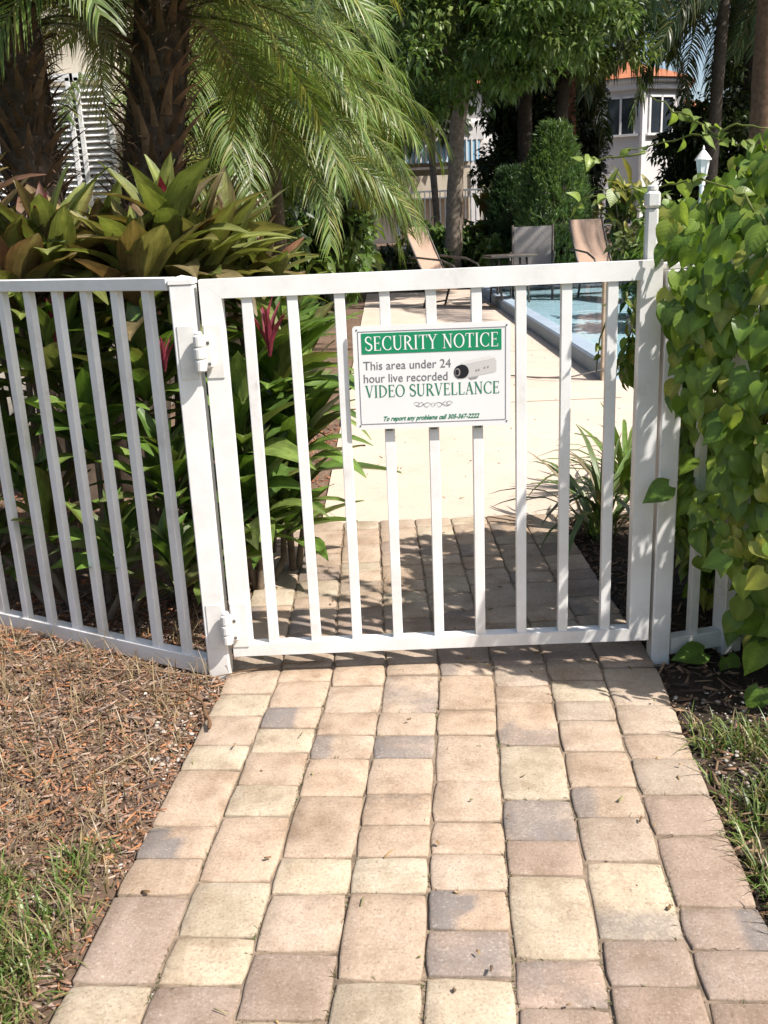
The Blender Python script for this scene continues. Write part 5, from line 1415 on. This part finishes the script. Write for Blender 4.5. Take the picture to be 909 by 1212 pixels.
def window(parent, M, w, h):
    """window flat in its local x,z; M places it (front towards -y)"""
    def T(mb): mb.v = [tuple(M @ Vector(v)) for v in mb.v]; return mb
    wd = T(MB().box((0, .02, 0), (w, .03, h))).obj('window', PANE, parent)
    mb = MB()
    for x in (-w/2, 0, w/2): mb.box((x, -.012, 0), (.07, .06, h+.07))
    T(mb).obj('window_frame', TRIM, wd)
    mb = MB(); mb.box((0, -.014, h/2), (w+.066, .056, .07)); T(mb).obj('window_head', TRIM, wd)
    mb = MB(); mb.box((0, -.03, -h/2-.03), (w+.25, .14, .08)); T(mb).obj('window_sill', TRIM, wd)
YB = 36.0
hb = gp(741, YB); hb.z = -.1
ho = empty('bay_window_house', hb, label='white two storey house with a bay of windows and red tile roof', cat='house')
EZ = at(741, 104, YB).z+.1       # eave height over base
R8 = 2.05
oct_ = [(R8*math.cos(rad(-90+45*k)), R8*math.sin(rad(-90+45*k))) for k in range(8)]
mb = MB(); n = 8
mb.add([(x, y, 0) for x, y in oct_]+[(x, y, EZ) for x, y in oct_], [(i, (i+1) % 8, 8+(i+1) % 8, 8+i) for i in range(8)]+[tuple(range(8, 16))])
mb.obj('bay_wall', ST_WHITE, ho)
MB().box((4.6, 3.6, EZ/2-.75), (9.0, 5.0, EZ-1.5)).obj('wall', ST_WHITE, ho)
MB().box((-3.0, 4.6, EZ/2-.16), (5.0, 5.0, EZ-.32)).obj('wall', ST_WHITE, ho)
for k in (6, 7, 0, 1):
    a = Vector(oct_[k]); b2 = Vector(oct_[(k+1) % 8]); c = (a+b2)/2; t = (b2-a).normalized(); ang = math.atan2(t.y, t.x)
    for zc in (EZ-1.15, EZ-4.25):
        M = Matrix.Translation((c.x, c.y, zc)) @ Matrix.Rotation(ang, 4, 'Z') @ Matrix.Translation((0, -.02, 0))
        window(ho, M, 1.02, 1.25)
    MB().box((a.x*1.01, a.y*1.01, EZ/2), (.14, .14, EZ-.02), rz=ang).obj('pilaster', TRIM, ho)
mb = MB(); mb.lathe([(R8*1.06, EZ-.30), (R8*1.10, EZ-.28), (R8*1.10, EZ-.10), (R8*1.17, EZ-.05), (R8*1.17, EZ+.06)], (0, 0, 0), 8)
mb.v = [tuple(Matrix.Rotation(rad(-90), 3, 'Z') @ Vector(v)) for v in mb.v]; mb.obj('cornice', TRIM, ho)
mb = MB(); RR = 2.5
o8 = [(RR*math.cos(rad(-90+45*k)), RR*math.sin(rad(-90+45*k))) for k in range(8)]
for k in range(8):           # courses of tile stepping up to the point
    a = o8[k]; b2 = o8[(k+1) % 8]
    for c in range(7):
        f0, f1_ = c/7, (c+1)/7
        z0_ = EZ+.07+.85*f0; z1_ = EZ+.07+.85*f1_+.02
        mb.add([(a[0]*(1-f0), a[1]*(1-f0), z0_), (b2[0]*(1-f0), b2[1]*(1-f0), z0_), (b2[0]*(1-f1_), b2[1]*(1-f1_), z1_), (a[0]*(1-f1_), a[1]*(1-f1_), z1_)], [(0, 1, 2, 3)])
roof = mb.obj('roof', TILE, ho)
mb = MB(); mb.add([(-6.2, 1.6, EZ-.05), (9.8, .7, EZ-1.6), (9.8, 6.6, EZ-1.6), (-6.2, 7.4, EZ-.05), (-2.0, 4.4, EZ+.9), (6.0, 3.7, EZ-.6)], [(0, 1, 5, 4), (1, 2, 5), (2, 3, 4, 5), (3, 0, 4)])
mb.obj('roof', TILE, ho)
for xx in (3.2, 6.0):
    for zc in (EZ-2.4, EZ-5.0):
        window(ho, Matrix.Translation((xx, 1.1-.02, zc)), 1.2, 1.25)
for zc in (EZ-1.5, EZ-4.5): window(ho, Matrix.Translation((-4.2, 2.1-.02, zc)), 1.1, 1.25)

YL = 31.0
lb = gp(530, YL); lb.z = 0
hl = empty('balcony_house', lb, label='white house with blue shuttered balcony between the tree trunks', cat='house')
def lz(y_): return at(530, y_, YL).z
MB().box((-.9, 3.2, lz(95)/2), (5.2, 4.0, lz(95))).obj('wall', ST_WHITE, hl)
MB().box((-.15, .9, lz(160)/2+lz(150)/2), (2.9, .9, lz(146)-lz(166))).obj('balcony_beam', ST_WHITE, hl)
mb = MB().box((-.15, .5, (lz(163)+lz(191))/2), (2.6, .05, lz(163)-lz(191))); bs = mb.obj('shutter', BLUE, hl)
mb = MB()
for k in range(15): mb.box((-1.35+k*.172, .46, (lz(163)+lz(191))/2), (.05, .04, lz(163)-lz(191)-.02))
mb.obj('shutter_slat', TRIM, bs)
MB().box((-.3, .7, (lz(206)+lz(234))/2), (3.2, .3, lz(206)-lz(234))).obj('parapet', ST_CREAM, hl)
MB().box((.98, .62, lz(150)/2), (.28, .28, lz(150))).obj('column', ST_WHITE, hl)
MB().box((-.3, .62, lz(197)), (2.4, .06, .08)).obj('handrail', TRIM, hl)
MB().box((-.2, 1.16, lz(220)/2), (3.0, .06, lz(150))).obj('recess_wall', ST_CREAM, hl)
mb = MB(); mb.add([(-4, .8, lz(98)), (2.4, .8, lz(98)), (2.4, 5.6, lz(98)), (-4, 5.6, lz(98)), (-2, 3.2, lz(70)), (.6, 3.2, lz(70))], [(0, 1, 5, 4), (1, 2, 5), (2, 3, 4, 5), (3, 0, 4)]); mb.obj('roof', TILE, hl)

# ---- near wall with louvred shutters at the left
YW = 4.6
cr = at(150, 200, YW)
wl_ = empty('shuttered_wall', (cr.x, YW, 0), label='cream house wall with white louvred shutters behind the palms', cat='house')
MB().box((-3.0, 1.5, 2.0), (6.0, 3.0, 4.1)).obj('wall', ST_CREAM, wl_)
SHW = m_plain('shutter_white', (0.78, 0.77, 0.75), 0.45, 0.4, 0.05, 6, 0.05)
for i, xc in enumerate((at(118, 200, YW).x-cr.x, at(84, 200, YW).x-cr.x, at(-30, 200, YW).x-cr.x)):
    w = .27 if i < 2 else .5; z0_, z1_ = 1.1, 2.45
    sh = empty('shutter', (xc, -.05, 0)); sh.parent = wl_
    mb = MB()
    for sx in (-w/2, w/2): mb.box((sx, 0, (z0_+z1_)/2), (.035, .05, z1_-z0_), bev=.003)
    mb.box((0, -.001, z0_), (w-.04, .048, .05)); mb.box((0, -.001, z1_), (w-.04, .048, .05)); mb.obj('shutter_frame', SHW, sh)
    sm = MB().box((0, 0, 0), (w-.036, .055, .008), M=Matrix.Rotation(rad(38), 3, 'X')).mesh('slat', SHW)
    for k in range(int((z1_-z0_-.06)/.042)): link('slat', sm, sh, loc=(0, 0, z0_+.05+k*.042))
